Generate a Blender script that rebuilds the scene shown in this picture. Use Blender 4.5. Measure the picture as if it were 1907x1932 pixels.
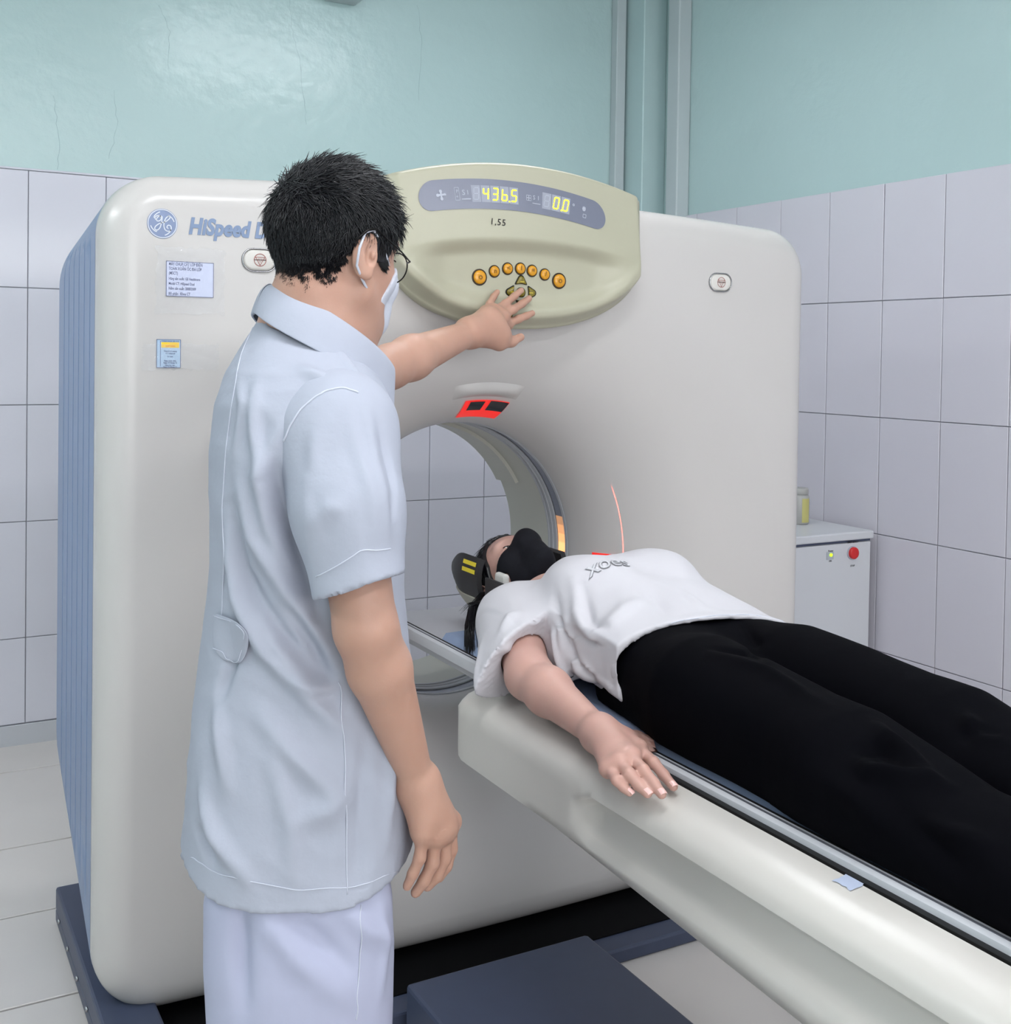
import bpy, bmesh, math, random
import numpy as np
from math import sin, cos, pi, radians, sqrt, atan2
from mathutils import Vector, Matrix
random.seed(7); RNG = np.random.default_rng(7)
sc = bpy.context.scene
COL = sc.collection
for o in list(bpy.data.objects): bpy.data.objects.remove(o)

# ------------------------------------------------------------------ camera
F_PX, PX, PY = 2144.0, 953.5, 715.0          # focal length and principal point for a 1907x1932 frame
YAW, PIT, ROL, EYE = radians(28.97), radians(1.2), radians(.86), 1.40
FW = np.array([sin(YAW)*cos(PIT), cos(YAW)*cos(PIT), -sin(PIT)])
_r0 = np.array([cos(YAW), -sin(YAW), 0.0]); _u0 = np.cross(_r0, FW)
RT = _r0*cos(ROL)+_u0*sin(ROL); UP = -_r0*sin(ROL)+_u0*cos(ROL)
CAM = np.array([0, 0, EYE])
cd = bpy.data.cameras.new('camera'); cam = bpy.data.objects.new('camera', cd); COL.objects.link(cam)
cd.sensor_fit = 'HORIZONTAL'; cd.sensor_width = 36.0; cd.lens = F_PX/1907*36
cd.shift_x = 0.0; cd.shift_y = -(966.0-PY)/1907; cd.clip_start = 0.02
cam.matrix_world = Matrix(((RT[0], UP[0], -FW[0], CAM[0]), (RT[1], UP[1], -FW[1], CAM[1]), (RT[2], UP[2], -FW[2], CAM[2]), (0, 0, 0, 1)))
sc.camera = cam
def at(px, py, dep):                          # a point seen at (px, py) at a measured distance
    d = FW+RT*(px-PX)/F_PX-UP*(py-PY)/F_PX
    return CAM+d*dep
def on(px, py, x=None, y=None, z=None):       # the same, met with a plane of the room
    d = FW+RT*(px-PX)/F_PX-UP*(py-PY)/F_PX
    t = (x-CAM[0])/d[0] if x is not None else (y-CAM[1])/d[1] if y is not None else (z-CAM[2])/d[2]
    return CAM+d*t

# ------------------------------------------------------------------ world, exposure
sc.view_settings.view_transform = 'Standard'; sc.view_settings.look = 'None'
sc.view_settings.gamma = 1.0; sc.view_settings.use_curve_mapping = False
sc.view_settings.exposure = -0.07
w = bpy.data.worlds.new('world'); sc.world = w; w.use_nodes = True
w.node_tree.nodes['Background'].inputs[0].default_value = (.75, .85, 1, 1)
w.node_tree.nodes['Background'].inputs[1].default_value = 0.3

# ------------------------------------------------------------------ materials
def lin(c): return tuple((v/255/12.92 if v/255 <= .04045 else ((v/255+.055)/1.055)**2.4) for v in c)
MATS = {}
def mat(name, rgb, rough=.5, spec=.5, metal=0, noise=0, nscale=8, bump=0, bscale=60, emit=None, estr=0, alpha=1, sss=0, coat=0, rgb2=None, bstretch=None, trans=0, bdist=.002):
    m = bpy.data.materials.new(name); m.use_nodes = True; nt = m.node_tree; b = nt.nodes['Principled BSDF']
    c = (*lin(rgb), 1)
    b.inputs['Base Color'].default_value = c; b.inputs['Roughness'].default_value = rough
    b.inputs['Specular IOR Level'].default_value = spec; b.inputs['Metallic'].default_value = metal
    b.inputs['Alpha'].default_value = alpha; b.inputs['Coat Weight'].default_value = coat
    b.inputs['Transmission Weight'].default_value = trans
    if sss: b.inputs['Subsurface Weight'].default_value = sss; b.inputs['Subsurface Radius'].default_value = (.012, .004, .002); b.inputs['Subsurface Scale'].default_value = 1
    tc = nt.nodes.new('ShaderNodeTexCoord')
    if noise or rgb2:
        n = nt.nodes.new('ShaderNodeTexNoise'); n.inputs['Scale'].default_value = nscale; n.inputs['Detail'].default_value = 5
        mx = nt.nodes.new('ShaderNodeMix'); mx.data_type = 'RGBA'
        nt.links.new(tc.outputs['Object'], n.inputs['Vector']); nt.links.new(n.outputs['Fac'], mx.inputs[0])
        if rgb2: mx.inputs[6].default_value = (*lin(rgb2), 1); mx.inputs[7].default_value = c
        else:
            mx.inputs[6].default_value = (*[v*(1-noise) for v in c[:3]], 1); mx.inputs[7].default_value = (*[min(1, v*(1+noise)) for v in c[:3]], 1)
        nt.links.new(mx.outputs[2], b.inputs['Base Color'])
    if bump:
        n2 = nt.nodes.new('ShaderNodeTexNoise'); n2.inputs['Scale'].default_value = bscale; n2.inputs['Detail'].default_value = 4
        bp = nt.nodes.new('ShaderNodeBump'); bp.inputs['Strength'].default_value = bump; bp.inputs['Distance'].default_value = bdist
        if bstretch:
            mp = nt.nodes.new('ShaderNodeMapping'); mp.inputs['Scale'].default_value = bstretch
            nt.links.new(tc.outputs['Object'], mp.inputs['Vector']); nt.links.new(mp.outputs[0], n2.inputs['Vector'])
        else: nt.links.new(tc.outputs['Object'], n2.inputs['Vector'])
        nt.links.new(n2.outputs['Fac'], bp.inputs['Height']); nt.links.new(bp.outputs[0], b.inputs['Normal'])
    if emit: b.inputs['Emission Color'].default_value = (*lin(emit), 1); b.inputs['Emission Strength'].default_value = estr
    MATS[name] = m; return m

# ------------------------------------------------------------------ object helpers
def tag(o, label=None, cat=None, group=None, kind=None):
    if label: o['label'] = label
    if cat: o['category'] = cat
    if group: o['group'] = group
    if kind: o['kind'] = kind
    return o
def empty(name, loc, label=None, cat=None, group=None):
    o = bpy.data.objects.new(name, None); COL.objects.link(o); o.location = loc; o.empty_display_size = .1
    return tag(o, label, cat, group)
def par(o, p):
    if p is not None:
        o.parent = p
        mw = Matrix.Identity(4); q = p
        while q is not None: mw = Matrix.LocRotScale(q.location, q.rotation_euler, q.scale) @ mw if q.matrix_parent_inverse == Matrix.Identity(4) else mw; q = q.parent
        o.matrix_parent_inverse = Matrix.Translation(-root_loc(p))
    return o
def root_loc(p):
    v = Vector((0, 0, 0))
    while p is not None:
        if p.type == 'EMPTY': v += p.location
        p = p.parent
    return v
def obj(name, vs, fs, m, p=None, smooth=True, label=None):   # world-space vertices
    me = bpy.data.meshes.new(name)
    base = root_loc(p) if p is not None else Vector((0, 0, 0))
    vs = np.asarray(vs, float).reshape(-1, 3)-np.array(base)
    me.from_pydata(vs.tolist(), [], [list(map(int, f)) for f in fs]); me.update()
    if smooth: me.polygons.foreach_set('use_smooth', [True]*len(me.polygons))
    o = bpy.data.objects.new(name, me); COL.objects.link(o)
    if m: me.materials.append(MATS[m] if isinstance(m, str) else m)
    if p is not None: o.parent = p
    if label: o['label'] = label
    return o
def objb(name, bm, m, p=None, smooth=False, label=None):
    bm.normal_update(); vs = [v.co[:] for v in bm.verts]; bm.verts.index_update(); fs = [[v.index for v in f.verts] for f in bm.faces]; bm.free()
    return obj(name, vs, fs, m, p, smooth, label)
def edge_split(o, ang=35):
    md = o.modifiers.new('es', 'EDGE_SPLIT'); md.split_angle = radians(ang); return o
def box_bm(bm, lo, hi, bev=0, seg=2):
    r = bmesh.ops.create_cube(bm, size=1); c = [(a+b)/2 for a, b in zip(lo, hi)]; s = [b-a for a, b in zip(lo, hi)]
    for v in r['verts']: v.co = Vector([c[i]+v.co[i]*s[i] for i in range(3)])
    if bev: bmesh.ops.bevel(bm, geom=list({e for v in r['verts'] for e in v.link_edges}), offset=bev, segments=seg, affect='EDGES', profile=.5)
def box(name, lo, hi, m, p=None, bev=0, seg=2, label=None):
    bm = bmesh.new(); box_bm(bm, lo, hi, bev, seg); return objb(name, bm, m, p, False, label)
def tube(name, pts, r, m, p=None, n=8, closed=False, label=None):
    vs, fs = tube_geo(pts, r, n, closed); return obj(name, vs, fs, m, p, True, label)
def tube_geo(pts, r, n=8, closed=False):
    P = np.array(pts, float); k = len(P); rr = np.full(k, r) if np.isscalar(r) else np.array(r)
    T = np.zeros_like(P)
    for i in range(k):
        a = P[(i-1) % k] if closed or i > 0 else P[i]; b = P[(i+1) % k] if closed or i < k-1 else P[i]
        T[i] = (b-a)/(np.linalg.norm(b-a)+1e-12)
    nrm = np.cross(T[0], (0, 0, 1)); nrm = nrm if np.linalg.norm(nrm) > .1 else np.cross(T[0], (1, 0, 0)); nrm /= np.linalg.norm(nrm)
    vs = []; fs = []
    for i in range(k):
        nrm = nrm-T[i]*(nrm@T[i]); nrm /= np.linalg.norm(nrm); bn = np.cross(T[i], nrm)
        for j in range(n):
            a = 2*pi*j/n; vs.append(P[i]+rr[i]*(cos(a)*nrm+sin(a)*bn))
    for i in range(k if closed else k-1):
        for j in range(n):
            a = i*n+j; b = i*n+(j+1) % n; c = ((i+1) % k)*n+(j+1) % n; d = ((i+1) % k)*n+j; fs.append((a, b, c, d))
    if not closed: fs.append(tuple(range(n))[::-1]); fs.append(tuple((k-1)*n+j for j in range(n)))
    return vs, fs
def strip_loft(rows, closed=False):          # rows of equal length -> quads
    R = np.array(rows); k, n = R.shape[:2]; vs = R.reshape(-1, 3); fs = []
    for i in range(k-1):
        for j in range(n if closed else n-1):
            fs.append((i*n+j, i*n+(j+1) % n, (i+1)*n+(j+1) % n, (i+1)*n+j))
    return vs, fs
def text_geo(s, size, bold=False, shear=0, spacing=1.0, extr=0.0006, align='LEFT', xs=1.0, res=3, off=0):
    c = bpy.data.curves.new('t', 'FONT'); c.body = s; c.size = size; c.shear = shear; c.space_character = spacing; c.align_x = align; c.extrude = extr
    c.resolution_u = res; c.space_line = 1.0
    c.offset = size*(off if off else .018 if bold else 0)
    o = bpy.data.objects.new('t', c); COL.objects.link(o); dg = bpy.context.evaluated_depsgraph_get(); me = bpy.data.meshes.new_from_object(o.evaluated_get(dg))
    vs = np.array([v.co[:] for v in me.vertices]).reshape(-1, 3); vs[:, 0] *= xs; fs = [list(q.vertices) for q in me.polygons]
    bpy.data.objects.remove(o); bpy.data.meshes.remove(me); bpy.data.curves.remove(c); return vs, fs

# ------------------------------------------------------------------ implicit surfaces (continuous bodies, cloth)
class Field:
    def __init__(s, lo, hi, res):
        s.lo = np.array(lo, np.float32); s.res = res; s.n = np.ceil((np.array(hi)-lo)/res).astype(int)+1
        s.D = np.full(s.n, 1.0, np.float32)
    def sl(s, lo, hi):
        a = np.clip(np.floor((np.array(lo)-s.lo)/s.res).astype(int), 0, s.n); b = np.clip(np.ceil((np.array(hi)-s.lo)/s.res).astype(int)+1, 0, s.n)
        return a, b
    def pts(s, a, b):
        return [np.float32(s.lo[i])+np.float32(s.res)*np.arange(a[i], b[i], dtype=np.float32).reshape([-1 if j == i else 1 for j in range(3)]) for i in range(3)]
    def add(s, fn, lo, hi, k=0.0, op='u'):
        pad = max(k, .012)+.004; a, b = s.sl(np.array(lo)-pad, np.array(hi)+pad)
        if np.any(b <= a): return
        sl = tuple(slice(a[i], b[i]) for i in range(3)); d = fn(*s.pts(a, b)).astype(np.float32); A = s.D[sl]
        if op == 'u':
            r = np.minimum(A, d)
            if k: h = np.maximum(k-np.abs(A-d), 0)/k; r = r-h*h*k*.25
        elif op == 's':
            d = -d; r = np.maximum(A, d)
            if k: h = np.maximum(k-np.abs(A-d), 0)/k; r = r+h*h*k*.25
        s.D[sl] = r
    def cone(s, p0, p1, r0, r1, k=.02, op='u', sc2=None):
        p0 = np.array(p0, float); p1 = np.array(p1, float); ab = p1-p0; L = ab@ab+1e-12
        def f(X, Y, Z):
            t = np.clip(((X-p0[0])*ab[0]+(Y-p0[1])*ab[1]+(Z-p0[2])*ab[2])/L, 0, 1)
            return np.sqrt((X-p0[0]-t*ab[0])**2+(Y-p0[1]-t*ab[1])**2+(Z-p0[2]-t*ab[2])**2)-(r0+(r1-r0)*t)
        s.add(f, np.minimum(p0-r0, p1-r1), np.maximum(p0+r0, p1+r1), k, op)
    def ell(s, c, r, R=None, k=.02, op='u'):
        c = np.array(c, float); r = np.array(r, float); R = np.eye(3) if R is None else np.array(R, float)   # rows = local axes
        def f(X, Y, Z):
            x, y, z = X-c[0], Y-c[1], Z-c[2]
            q = [(R[i, 0]*x+R[i, 1]*y+R[i, 2]*z) for i in range(3)]
            k0 = np.sqrt(sum((q[i]/r[i])**2 for i in range(3))); k1 = np.sqrt(sum((q[i]/r[i]**2)**2 for i in range(3)))+1e-6
            return k0*(k0-1)/k1
        m = max(r); s.add(f, c-m, c+m, k, op)
    def stack(s, ts, cs, As, Bs, e1, e2, ax, k=.02, pw=2.4):     # sections along ax: centre, half sizes along e1 and e2
        ts = np.array(ts, float); cs = np.array(cs, float); e1, e2, ax = map(lambda v: np.array(v, float), (e1, e2, ax))
        lo = cs.min(0)-max(max(As), max(Bs)); hi = cs.max(0)+max(max(As), max(Bs))
        def f(X, Y, Z):
            t = X*ax[0]+Y*ax[1]+Z*ax[2]; tt = np.clip(t, ts[0], ts[-1])
            c1 = np.interp(tt, ts, cs@e1); c2 = np.interp(tt, ts, cs@e2); A = np.interp(tt, ts, As); B = np.interp(tt, ts, Bs)
            u = np.abs(X*e1[0]+Y*e1[1]+Z*e1[2]-c1)/A; v = np.abs(X*e2[0]+Y*e2[1]+Z*e2[2]-c2)/B
            g = (u**pw+v**pw)**(1/pw); d = (g-1)*np.minimum(A, B)
            o = np.maximum(ts[0]-t, t-ts[-1]); return np.where(o > 0, np.maximum(d, o), np.maximum(d, o))
        s.add(f, lo, hi, k)
    def cut(s, p, n):                                            # keep the side away from n
        X, Y, Z = s.pts([0, 0, 0], s.n); s.D = np.maximum(s.D, ((X-p[0])*n[0]+(Y-p[1])*n[1]+(Z-p[2])*n[2]).astype(np.float32))
    def sample(s, P):
        q = (np.asarray(P)-s.lo)/s.res; i = np.clip(np.round(q).astype(int), 0, s.n-1); return s.D[i[:, 0], i[:, 1], i[:, 2]]
    def mesh(s, relax=2):
        D = s.D; D[0], D[-1], D[:, 0], D[:, -1], D[:, :, 0], D[:, :, -1] = 1, 1, 1, 1, 1, 1
        ins = D < 0
        n = D.shape; acc = np.zeros((n[0]-1, n[1]-1, n[2]-1), np.uint8)
        for dx in (0, 1):
            for dy in (0, 1):
                for dz in (0, 1): acc += ins[dx:n[0]-1+dx, dy:n[1]-1+dy, dz:n[2]-1+dz]
        act = (acc > 0) & (acc < 8); cells = np.argwhere(act); idx = np.full(act.shape, -1, np.int64); idx[act] = np.arange(len(cells))
        S = np.zeros((len(cells), 3)); W = np.zeros(len(cells)); off = [(a, b, c) for a in (0, 1) for b in (0, 1) for c in (0, 1)]
        V = {o: D[cells[:, 0]+o[0], cells[:, 1]+o[1], cells[:, 2]+o[2]].astype(float) for o in off}
        for o in off:
            for ax in range(3):
                if o[ax]: continue
                q = list(o); q[ax] = 1; q = tuple(q); a, b = V[o], V[q]; m = (a < 0) != (b < 0); t = np.where(m, a/(np.where(m, a-b, 1)), 0)
                P = np.array(o, float)[None, :].repeat(len(cells), 0); P[:, ax] = t; S[m] += P[m]; W += m
        P = (cells+S/W[:, None])*s.res+s.lo
        fs = []
        for ax in range(3):
            o1, o2 = [(1, 2), (2, 0), (0, 1)][ax]
            A = np.take(ins, range(n[ax]-1), ax); B = np.take(ins, range(1, n[ax]), ax)
            e = np.argwhere(A != B); inner = (e[:, o1] > 0) & (e[:, o2] > 0); e = e[inner]; fl = A[e[:, 0], e[:, 1], e[:, 2]]
            def cc(d1, d2):
                q = e.copy(); q[:, o1] -= d1; q[:, o2] -= d2; return idx[q[:, 0], q[:, 1], q[:, 2]]
            q = np.stack([cc(1, 1), cc(0, 1), cc(0, 0), cc(1, 0)], 1); q[~fl] = q[~fl][:, ::-1]; fs.append(q)
        Fq = np.concatenate(fs)
        for _ in range(relax):
            E = np.concatenate([Fq[:, [0, 1]], Fq[:, [1, 2]], Fq[:, [2, 3]], Fq[:, [3, 0]]]); s1 = np.zeros_like(P); c1 = np.zeros(len(P))
            for i in range(3): s1[:, i] = np.bincount(E[:, 0], P[E[:, 1], i], len(P))+np.bincount(E[:, 1], P[E[:, 0], i], len(P))
            c1 = np.bincount(E[:, 0], minlength=len(P))+np.bincount(E[:, 1], minlength=len(P)); P = P*.5+.5*s1/np.maximum(c1, 1)[:, None]
        return P, Fq
class Multi:                                   # one implicit body sampled coarsely, with finer boxes where skin shows
    def __init__(s, lo, hi, res, boxes):
        s.f = [Field(lo, hi, res)]+[Field(a, b, r_) for a, b, r_ in boxes]; s.boxes = boxes
    def cone(s, *a, **k):
        for f in s.f: f.cone(*a, **k)
    def ell(s, *a, **k):
        for f in s.f: f.ell(*a, **k)
    def mesh(s, relax=2):
        c = s.f[0]
        for lo, hi, r_ in s.boxes:
            a, b = c.sl(np.array(lo)+c.res*1.0, np.array(hi)-c.res*2.0); c.D[a[0]:b[0], a[1]:b[1], a[2]:b[2]] = 1
        PP, QQ, n = [], [], 0
        for i, f in enumerate(s.f): P, Q = f.mesh(relax+(1 if i else 0)); PP.append(P); QQ.append(Q+n); n += len(P)
        return np.concatenate(PP), np.concatenate(QQ)
def normals(P, Q):
    n = np.cross(P[Q[:, 2]]-P[Q[:, 0]], P[Q[:, 3]]-P[Q[:, 1]]); N = np.zeros_like(P)
    for j in range(4):
        for i in range(3): N[:, i] += np.bincount(Q[:, j], n[:, i], len(P))
    return N/(np.linalg.norm(N, axis=1)[:, None]+1e-12)
def fmesh(name, P, Q, m, p=None, label=None):
    me = bpy.data.meshes.new(name); base = np.array(root_loc(p)) if p is not None else 0
    me.vertices.add(len(P)); me.vertices.foreach_set('co', (P-base).astype(np.float32).ravel())
    me.loops.add(len(Q)*4); me.loops.foreach_set('vertex_index', Q.astype(np.int32).ravel())
    me.polygons.add(len(Q)); me.polygons.foreach_set('loop_start', np.arange(0, len(Q)*4, 4, dtype=np.int32)); me.polygons.foreach_set('use_smooth', np.ones(len(Q), bool))
    me.update(calc_edges=True); me.validate(); o = bpy.data.objects.new(name, me); COL.objects.link(o); me.materials.append(MATS[m])
    if p is not None: o.parent = p
    if label: o['label'] = label
    return o
def folds(P, N, segs):                        # segs: (points, width, depth): a soft ridge (or a valley, depth < 0)
    D = np.zeros(len(P))
    for pts, wd, dp in segs:
        pts = np.array(pts, float); best = np.full(len(P), 9.0); tt = np.zeros(len(P)); K = len(pts)-1
        for i in range(K):
            a, b = pts[i], pts[i+1]; ab = b-a; t = np.clip(((P-a)@ab)/(ab@ab), 0, 1); d = np.linalg.norm(P-a-t[:, None]*ab, axis=1)
            m = d < best; best[m] = d[m]; tt[m] = (i+t[m])/K
        D += dp*np.exp(-(best/wd)**2)*np.sin(np.clip(tt, 0, 1)*pi*.9+.16)
    return P+N*D[:, None]
def inner_flip(F, SD, P, N):                   # the inside of a thin cloth follows its outside
    q = np.clip(np.round((P-F.lo)/F.res).astype(int), 0, F.n-1); m = SD[q[:, 0], q[:, 1], q[:, 2]] < -.0045; N = N.copy(); N[m] *= -1; return N
def vnoise(P, sc_, seed=0):                   # smooth pseudo noise
    r = np.random.default_rng(seed); o = np.zeros(len(P))
    for i in range(9):
        d = r.normal(size=3); d /= np.linalg.norm(d); o += np.sin(P@d*sc_*r.uniform(.6, 1.7)+r.uniform(0, 6.28))
    return o/9
# ================================================================== ROOM
WX, WY, CZ = 3.10, 4.318, 3.1
LX, NY = -1.9, -2.2
mat('paint_green', (180, 204, 203), .25, .5, noise=.03, nscale=2.2, bump=.55, bscale=16, bdist=.007)
mat('paint_green_trim', (180, 203, 203), .4, .4, noise=.03)
mat('conduit', (184, 194, 196), .4, .5)
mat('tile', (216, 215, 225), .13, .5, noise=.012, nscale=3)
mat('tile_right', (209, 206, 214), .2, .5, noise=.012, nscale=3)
mat('grout', (170, 170, 180), .7, .3)
mat('floor_tile', (214, 208, 204), .3, .4, noise=.05, nscale=5)
mat('floor_grout', (38, 36, 40), .8, .2)
mat('plaster', (238, 238, 238), .6, .3)
mat('skirt', (196, 198, 204), .3, .4)
mat('crack', (140, 163, 167), .7, .2)
def quad(name, a, b, c, d, m, p=None):
    return obj(name, [a, b, c, d], [(0, 1, 2, 3)], m, p, False)
T_H, T_W = .4108, .2604
wb = tag(box('wall_back', (LX-.1, WY, -.05), (WX+.1, WY+.12, CZ), 'paint_green'), kind='structure')
wr = tag(box('wall_right', (WX, NY, -.05), (WX+.12, WY, CZ), 'paint_green'), kind='structure')
tag(box('wall_left', (LX-.12, NY, -.05), (LX, WY, CZ), 'paint_green'), kind='structure')
for a_ in (((LX-.1, NY-.12, -.05), (LX+.5, NY, CZ)), ((2.4, NY-.12, -.05), (WX+.1, NY, CZ)), ((LX+.5, NY-.12, -.05), (2.4, NY, .9)), ((LX+.5, NY-.12, 2.5), (2.4, NY, CZ))):
    tag(box('wall_front', a_[0], a_[1], 'plaster'), kind='structure')
mat('fill_window_frame', (220, 222, 224), .4, .5); mat('fill_window_glass', (250, 252, 255), .02, .5, alpha=.1)  # added, unseen window behind the camera, put in to carry the front fill
wf = tag(box('fill_window', (LX+.5, NY-.10, .9), (2.4, NY-.04, .95), 'fill_window_frame'), kind='structure')
for k_ in range(5): xk = LX+.5+k_*(1.9/2+.0); box('fill_window_bar', (min(xk, 2.36), NY-.09, .95), (min(xk, 2.36)+.04, NY-.05, 2.5), 'fill_window_frame', wf)
box('fill_window_head', (LX+.5, NY-.10, 2.46), (2.4, NY-.04, 2.5), 'fill_window_frame', wf); box('fill_pane', (LX+.5, NY-.072, .95), (2.4, NY-.068, 2.46), 'fill_window_glass', wf)
dl = bpy.data.lights.new('fill_light', 'AREA'); dl.shape = 'RECTANGLE'; dl.size = 3.7; dl.size_y = 1.5; dl.energy = 72; dl.color = (.97, .98, 1)  # added soft fill from behind the camera, no known source
do = bpy.data.objects.new('fill_light', dl); COL.objects.link(do); do.location = (.5, NY-.03, 1.7); do.rotation_euler = (radians(90), 0, 0)
tag(box('ceiling', (LX-.1, NY-.1, CZ), (WX+.1, WY+.1, CZ+.1), 'plaster'), kind='structure')
fl = tag(box('floor', (LX-.1, NY-.1, -.12), (WX+.1, WY+.1, -.006), 'floor_grout'), kind='structure')
# wall tiles: bed of grout plus single tiles
Z0 = 2.0215-4*T_H-.30            # lowest visible joint rows
rows = [2.0215-i*T_H for i in range(5)]+[.075]
gb = box('grout_bed', (LX, WY-.006, .0), (WX, WY, 2.02), 'grout', wb)
gr = box('grout_bed', (WX-.006, NY, .0), (WX, WY, 2.02), 'grout', wr)
meshes = {}
def tile_obj(parent, axis, a0, a1, z0, z1, m):
    key = (axis, round(a1-a0, 4), round(z1-z0, 4), m); g = .0013
    if key not in meshes:
        w_, h_ = (a1-a0)/2-g, (z1-z0)/2-g; bm = bmesh.new()
        box_bm(bm, (-w_, -.005, -h_), (w_, .005, h_), .0016, 1)
        if axis == 'x':
            for v in bm.verts: v.co = Vector((v.co.y, v.co.x, v.co.z))
            bmesh.ops.reverse_faces(bm, faces=bm.faces)
        me = bpy.data.meshes.new('tile'); bm.to_mesh(me); bm.free(); me.materials.append(MATS[m]); meshes[key] = me
    o = bpy.data.objects.new('tile', meshes[key]); COL.objects.link(o); o.parent = parent
    c = (a0+a1)/2; z = (z0+z1)/2; j = random.uniform(-.0004, .0004)
    o.location = (c, WY-.009+j, z) if axis == 'y' else (WX-.009+j, c, z)
    o.rotation_euler = (random.uniform(-.002, .002), 0, random.uniform(-.002, .002))
x = .4634-9*T_W
while x < WX-.02:
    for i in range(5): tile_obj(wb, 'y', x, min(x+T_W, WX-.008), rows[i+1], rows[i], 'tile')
    x += T_W
y = 3.116+4*T_W
while y > .6:
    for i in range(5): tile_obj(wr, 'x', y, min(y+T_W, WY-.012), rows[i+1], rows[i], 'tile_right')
    y -= T_W
tag(box('baseboard_back', (LX, WY-.016, -.004), (WX-.01, WY-.001, .072), 'skirt', None, .002, 1), kind='structure')
tag(box('baseboard_right', (WX-.016, NY, -.004), (WX-.001, WY-.02, .072), 'skirt', None, .002, 1), kind='structure')
tag(box('trim_1', (LX, WY-.017, 2.0215), (WX-.01, WY-.001, 2.029), 'tile', None, .002, 1), kind='structure')
# floor tiles
ys = [-2.04+.42*i for i in range(14)]+[4.041, 4.318]; xs = [-1.9+.42*i for i in range(14)]
FM = {}
for i in range(len(ys)-1):
    for j in range(len(xs)-1):
        x0, x1, y0, y1 = xs[j]-.42, xs[j+1]-.42, ys[i], ys[i+1]
        if x1 > WX: x1 = WX
        x0 = max(x0, LX)
        if y1-y0 < .02 or x1-x0 < .02 or y0 < .5: 
            if not (y0 < .5 and x1-x0 > .02): continue
        key = (round(x1-x0, 3), round(y1-y0, 3)); g = .0035
        if key not in FM:
            bm = bmesh.new(); box_bm(bm, (-key[0]/2+g, -key[1]/2+g, -.009), (key[0]/2-g, key[1]/2-g, 0), .0015, 1)
            me = bpy.data.meshes.new('floor_tile'); bm.to_mesh(me); bm.free(); me.materials.append(MATS['floor_tile']); FM[key] = me
        o = bpy.data.objects.new('floor_tile', FM[key]); COL.objects.link(o); o.parent = fl
        o.location = ((x0+x1)/2, (y0+y1)/2, random.uniform(-.0006, 0)); o.rotation_euler = (random.uniform(-.001, .001), random.uniform(-.001, .001), 0)
# corner pilaster and conduits
tag(box('trim_2', (2.975, 4.15, 0), (WX, WY-.02, CZ), 'paint_green_trim', None, .004, 1), kind='structure')
tag(box('trim_3', (2.912, 4.27, 0), (2.962, WY-.002, CZ), 'conduit', None, .004, 2), kind='structure')
tag(box('trim_4', (3.03, 3.97, 0), (WX-.001, 4.05, CZ), 'conduit', None, .006, 2), kind='structure')
# hairline cracks in the paint
def crack(pts, nm='crack'):
    P = []
    for a, b in zip(pts[:-1], pts[1:]):
        for t in np.linspace(0, 1, 7)[:-1]: P.append((a[0]+(b[0]-a[0])*t+random.uniform(-.004, .004), WY-.0003, a[1]+(b[1]-a[1])*t))
    P.append((pts[-1][0], WY-.0003, pts[-1][1])); rows_ = []
    for q in P:
        ww = random.uniform(.0003, .0008); rows_.append([(q[0]-ww, q[1], q[2]), (q[0]+ww, q[1], q[2])])
    v, f = strip_loft(rows_); obj(nm, v, f, 'crack', wb, False)
for px in ([(545, 0), (552, 60), (566, 120), (574, 190), (578, 235)], [(300, 10), (320, 60), (318, 130)], [(788, 10), (795, 80), (790, 190)], [(100, 180), (112, 260), (108, 320)], [(215, 170), (222, 240), (205, 300)], [(1150, 10), (1160, 60)]):
    crack([tuple(on(a, b, y=WY)[[0, 2]]) for a, b in px])

# ------------------------------------------------------------------ lamps
mat('lamp_body', (225, 228, 232), .4, .5)
mat('tube_glow', (255, 255, 255), .5, .5, emit=(246, 249, 255), estr=26)
def tube_lamp(x0, y0, x1, y1, z, label, power):
    t = empty('ceiling_lamp', ((x0+x1)/2, (y0+y1)/2, z), label, 'lamp', 'fluorescent ceiling lamps')
    dx, dy = x1-x0, y1-y0; L = sqrt(dx*dx+dy*dy); ux, uy = dx/L, dy/L; px_, py_ = -uy, ux
    def bx(nm, u0, u1, w_, z0, z1, m):
        bm = bmesh.new(); box_bm(bm, (u0, -w_, z0), (u1, w_, z1), .006, 2)
        for v in bm.verts: u_, w2 = v.co.x, v.co.y; v.co.x = x0+ux*u_+px_*w2; v.co.y = y0+uy*u_+py_*w2
        objb(nm, bm, m, t)
    bx('housing', 0, L, .06, z+.02, z+.075, 'lamp_body')
    bx('end_cap', -.01, .03, .05, z-.04, z+.02, 'lamp_body'); bx('end_cap', L-.03, L+.01, .05, z-.04, z+.02, 'lamp_body')
    for s in (-.026, .026):
        tube('glow_tube', [(x0+ux*u_+px_*s, y0+uy*u_+py_*s, z-.012) for u_ in (.03, L-.03)], .014, 'tube_glow', t, 12)
    for s in (.1, L-.1): tube('hanger', [(x0+ux*s, y0+uy*s, z+.07), (x0+ux*s, y0+uy*s, CZ+.001)], .006, 'lamp_body', t, 6)
    ld = bpy.data.lights.new('tube_light', 'AREA'); ld.shape = 'RECTANGLE'; ld.size = L-.08; ld.size_y = .10; ld.energy = power; ld.color = (.975, .985, 1)
    lo = bpy.data.objects.new('tube_light', ld); COL.objects.link(lo); lo.parent = t; lo.location = (0, 0, -.045); lo.rotation_euler = (0, 0, atan2(uy, ux))
LP = 12.5
wbx = empty('wall_box', (1.61, 4.25, 2.79), 'pale grey box high on the back wall, only its lower edge in view', 'box')
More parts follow.
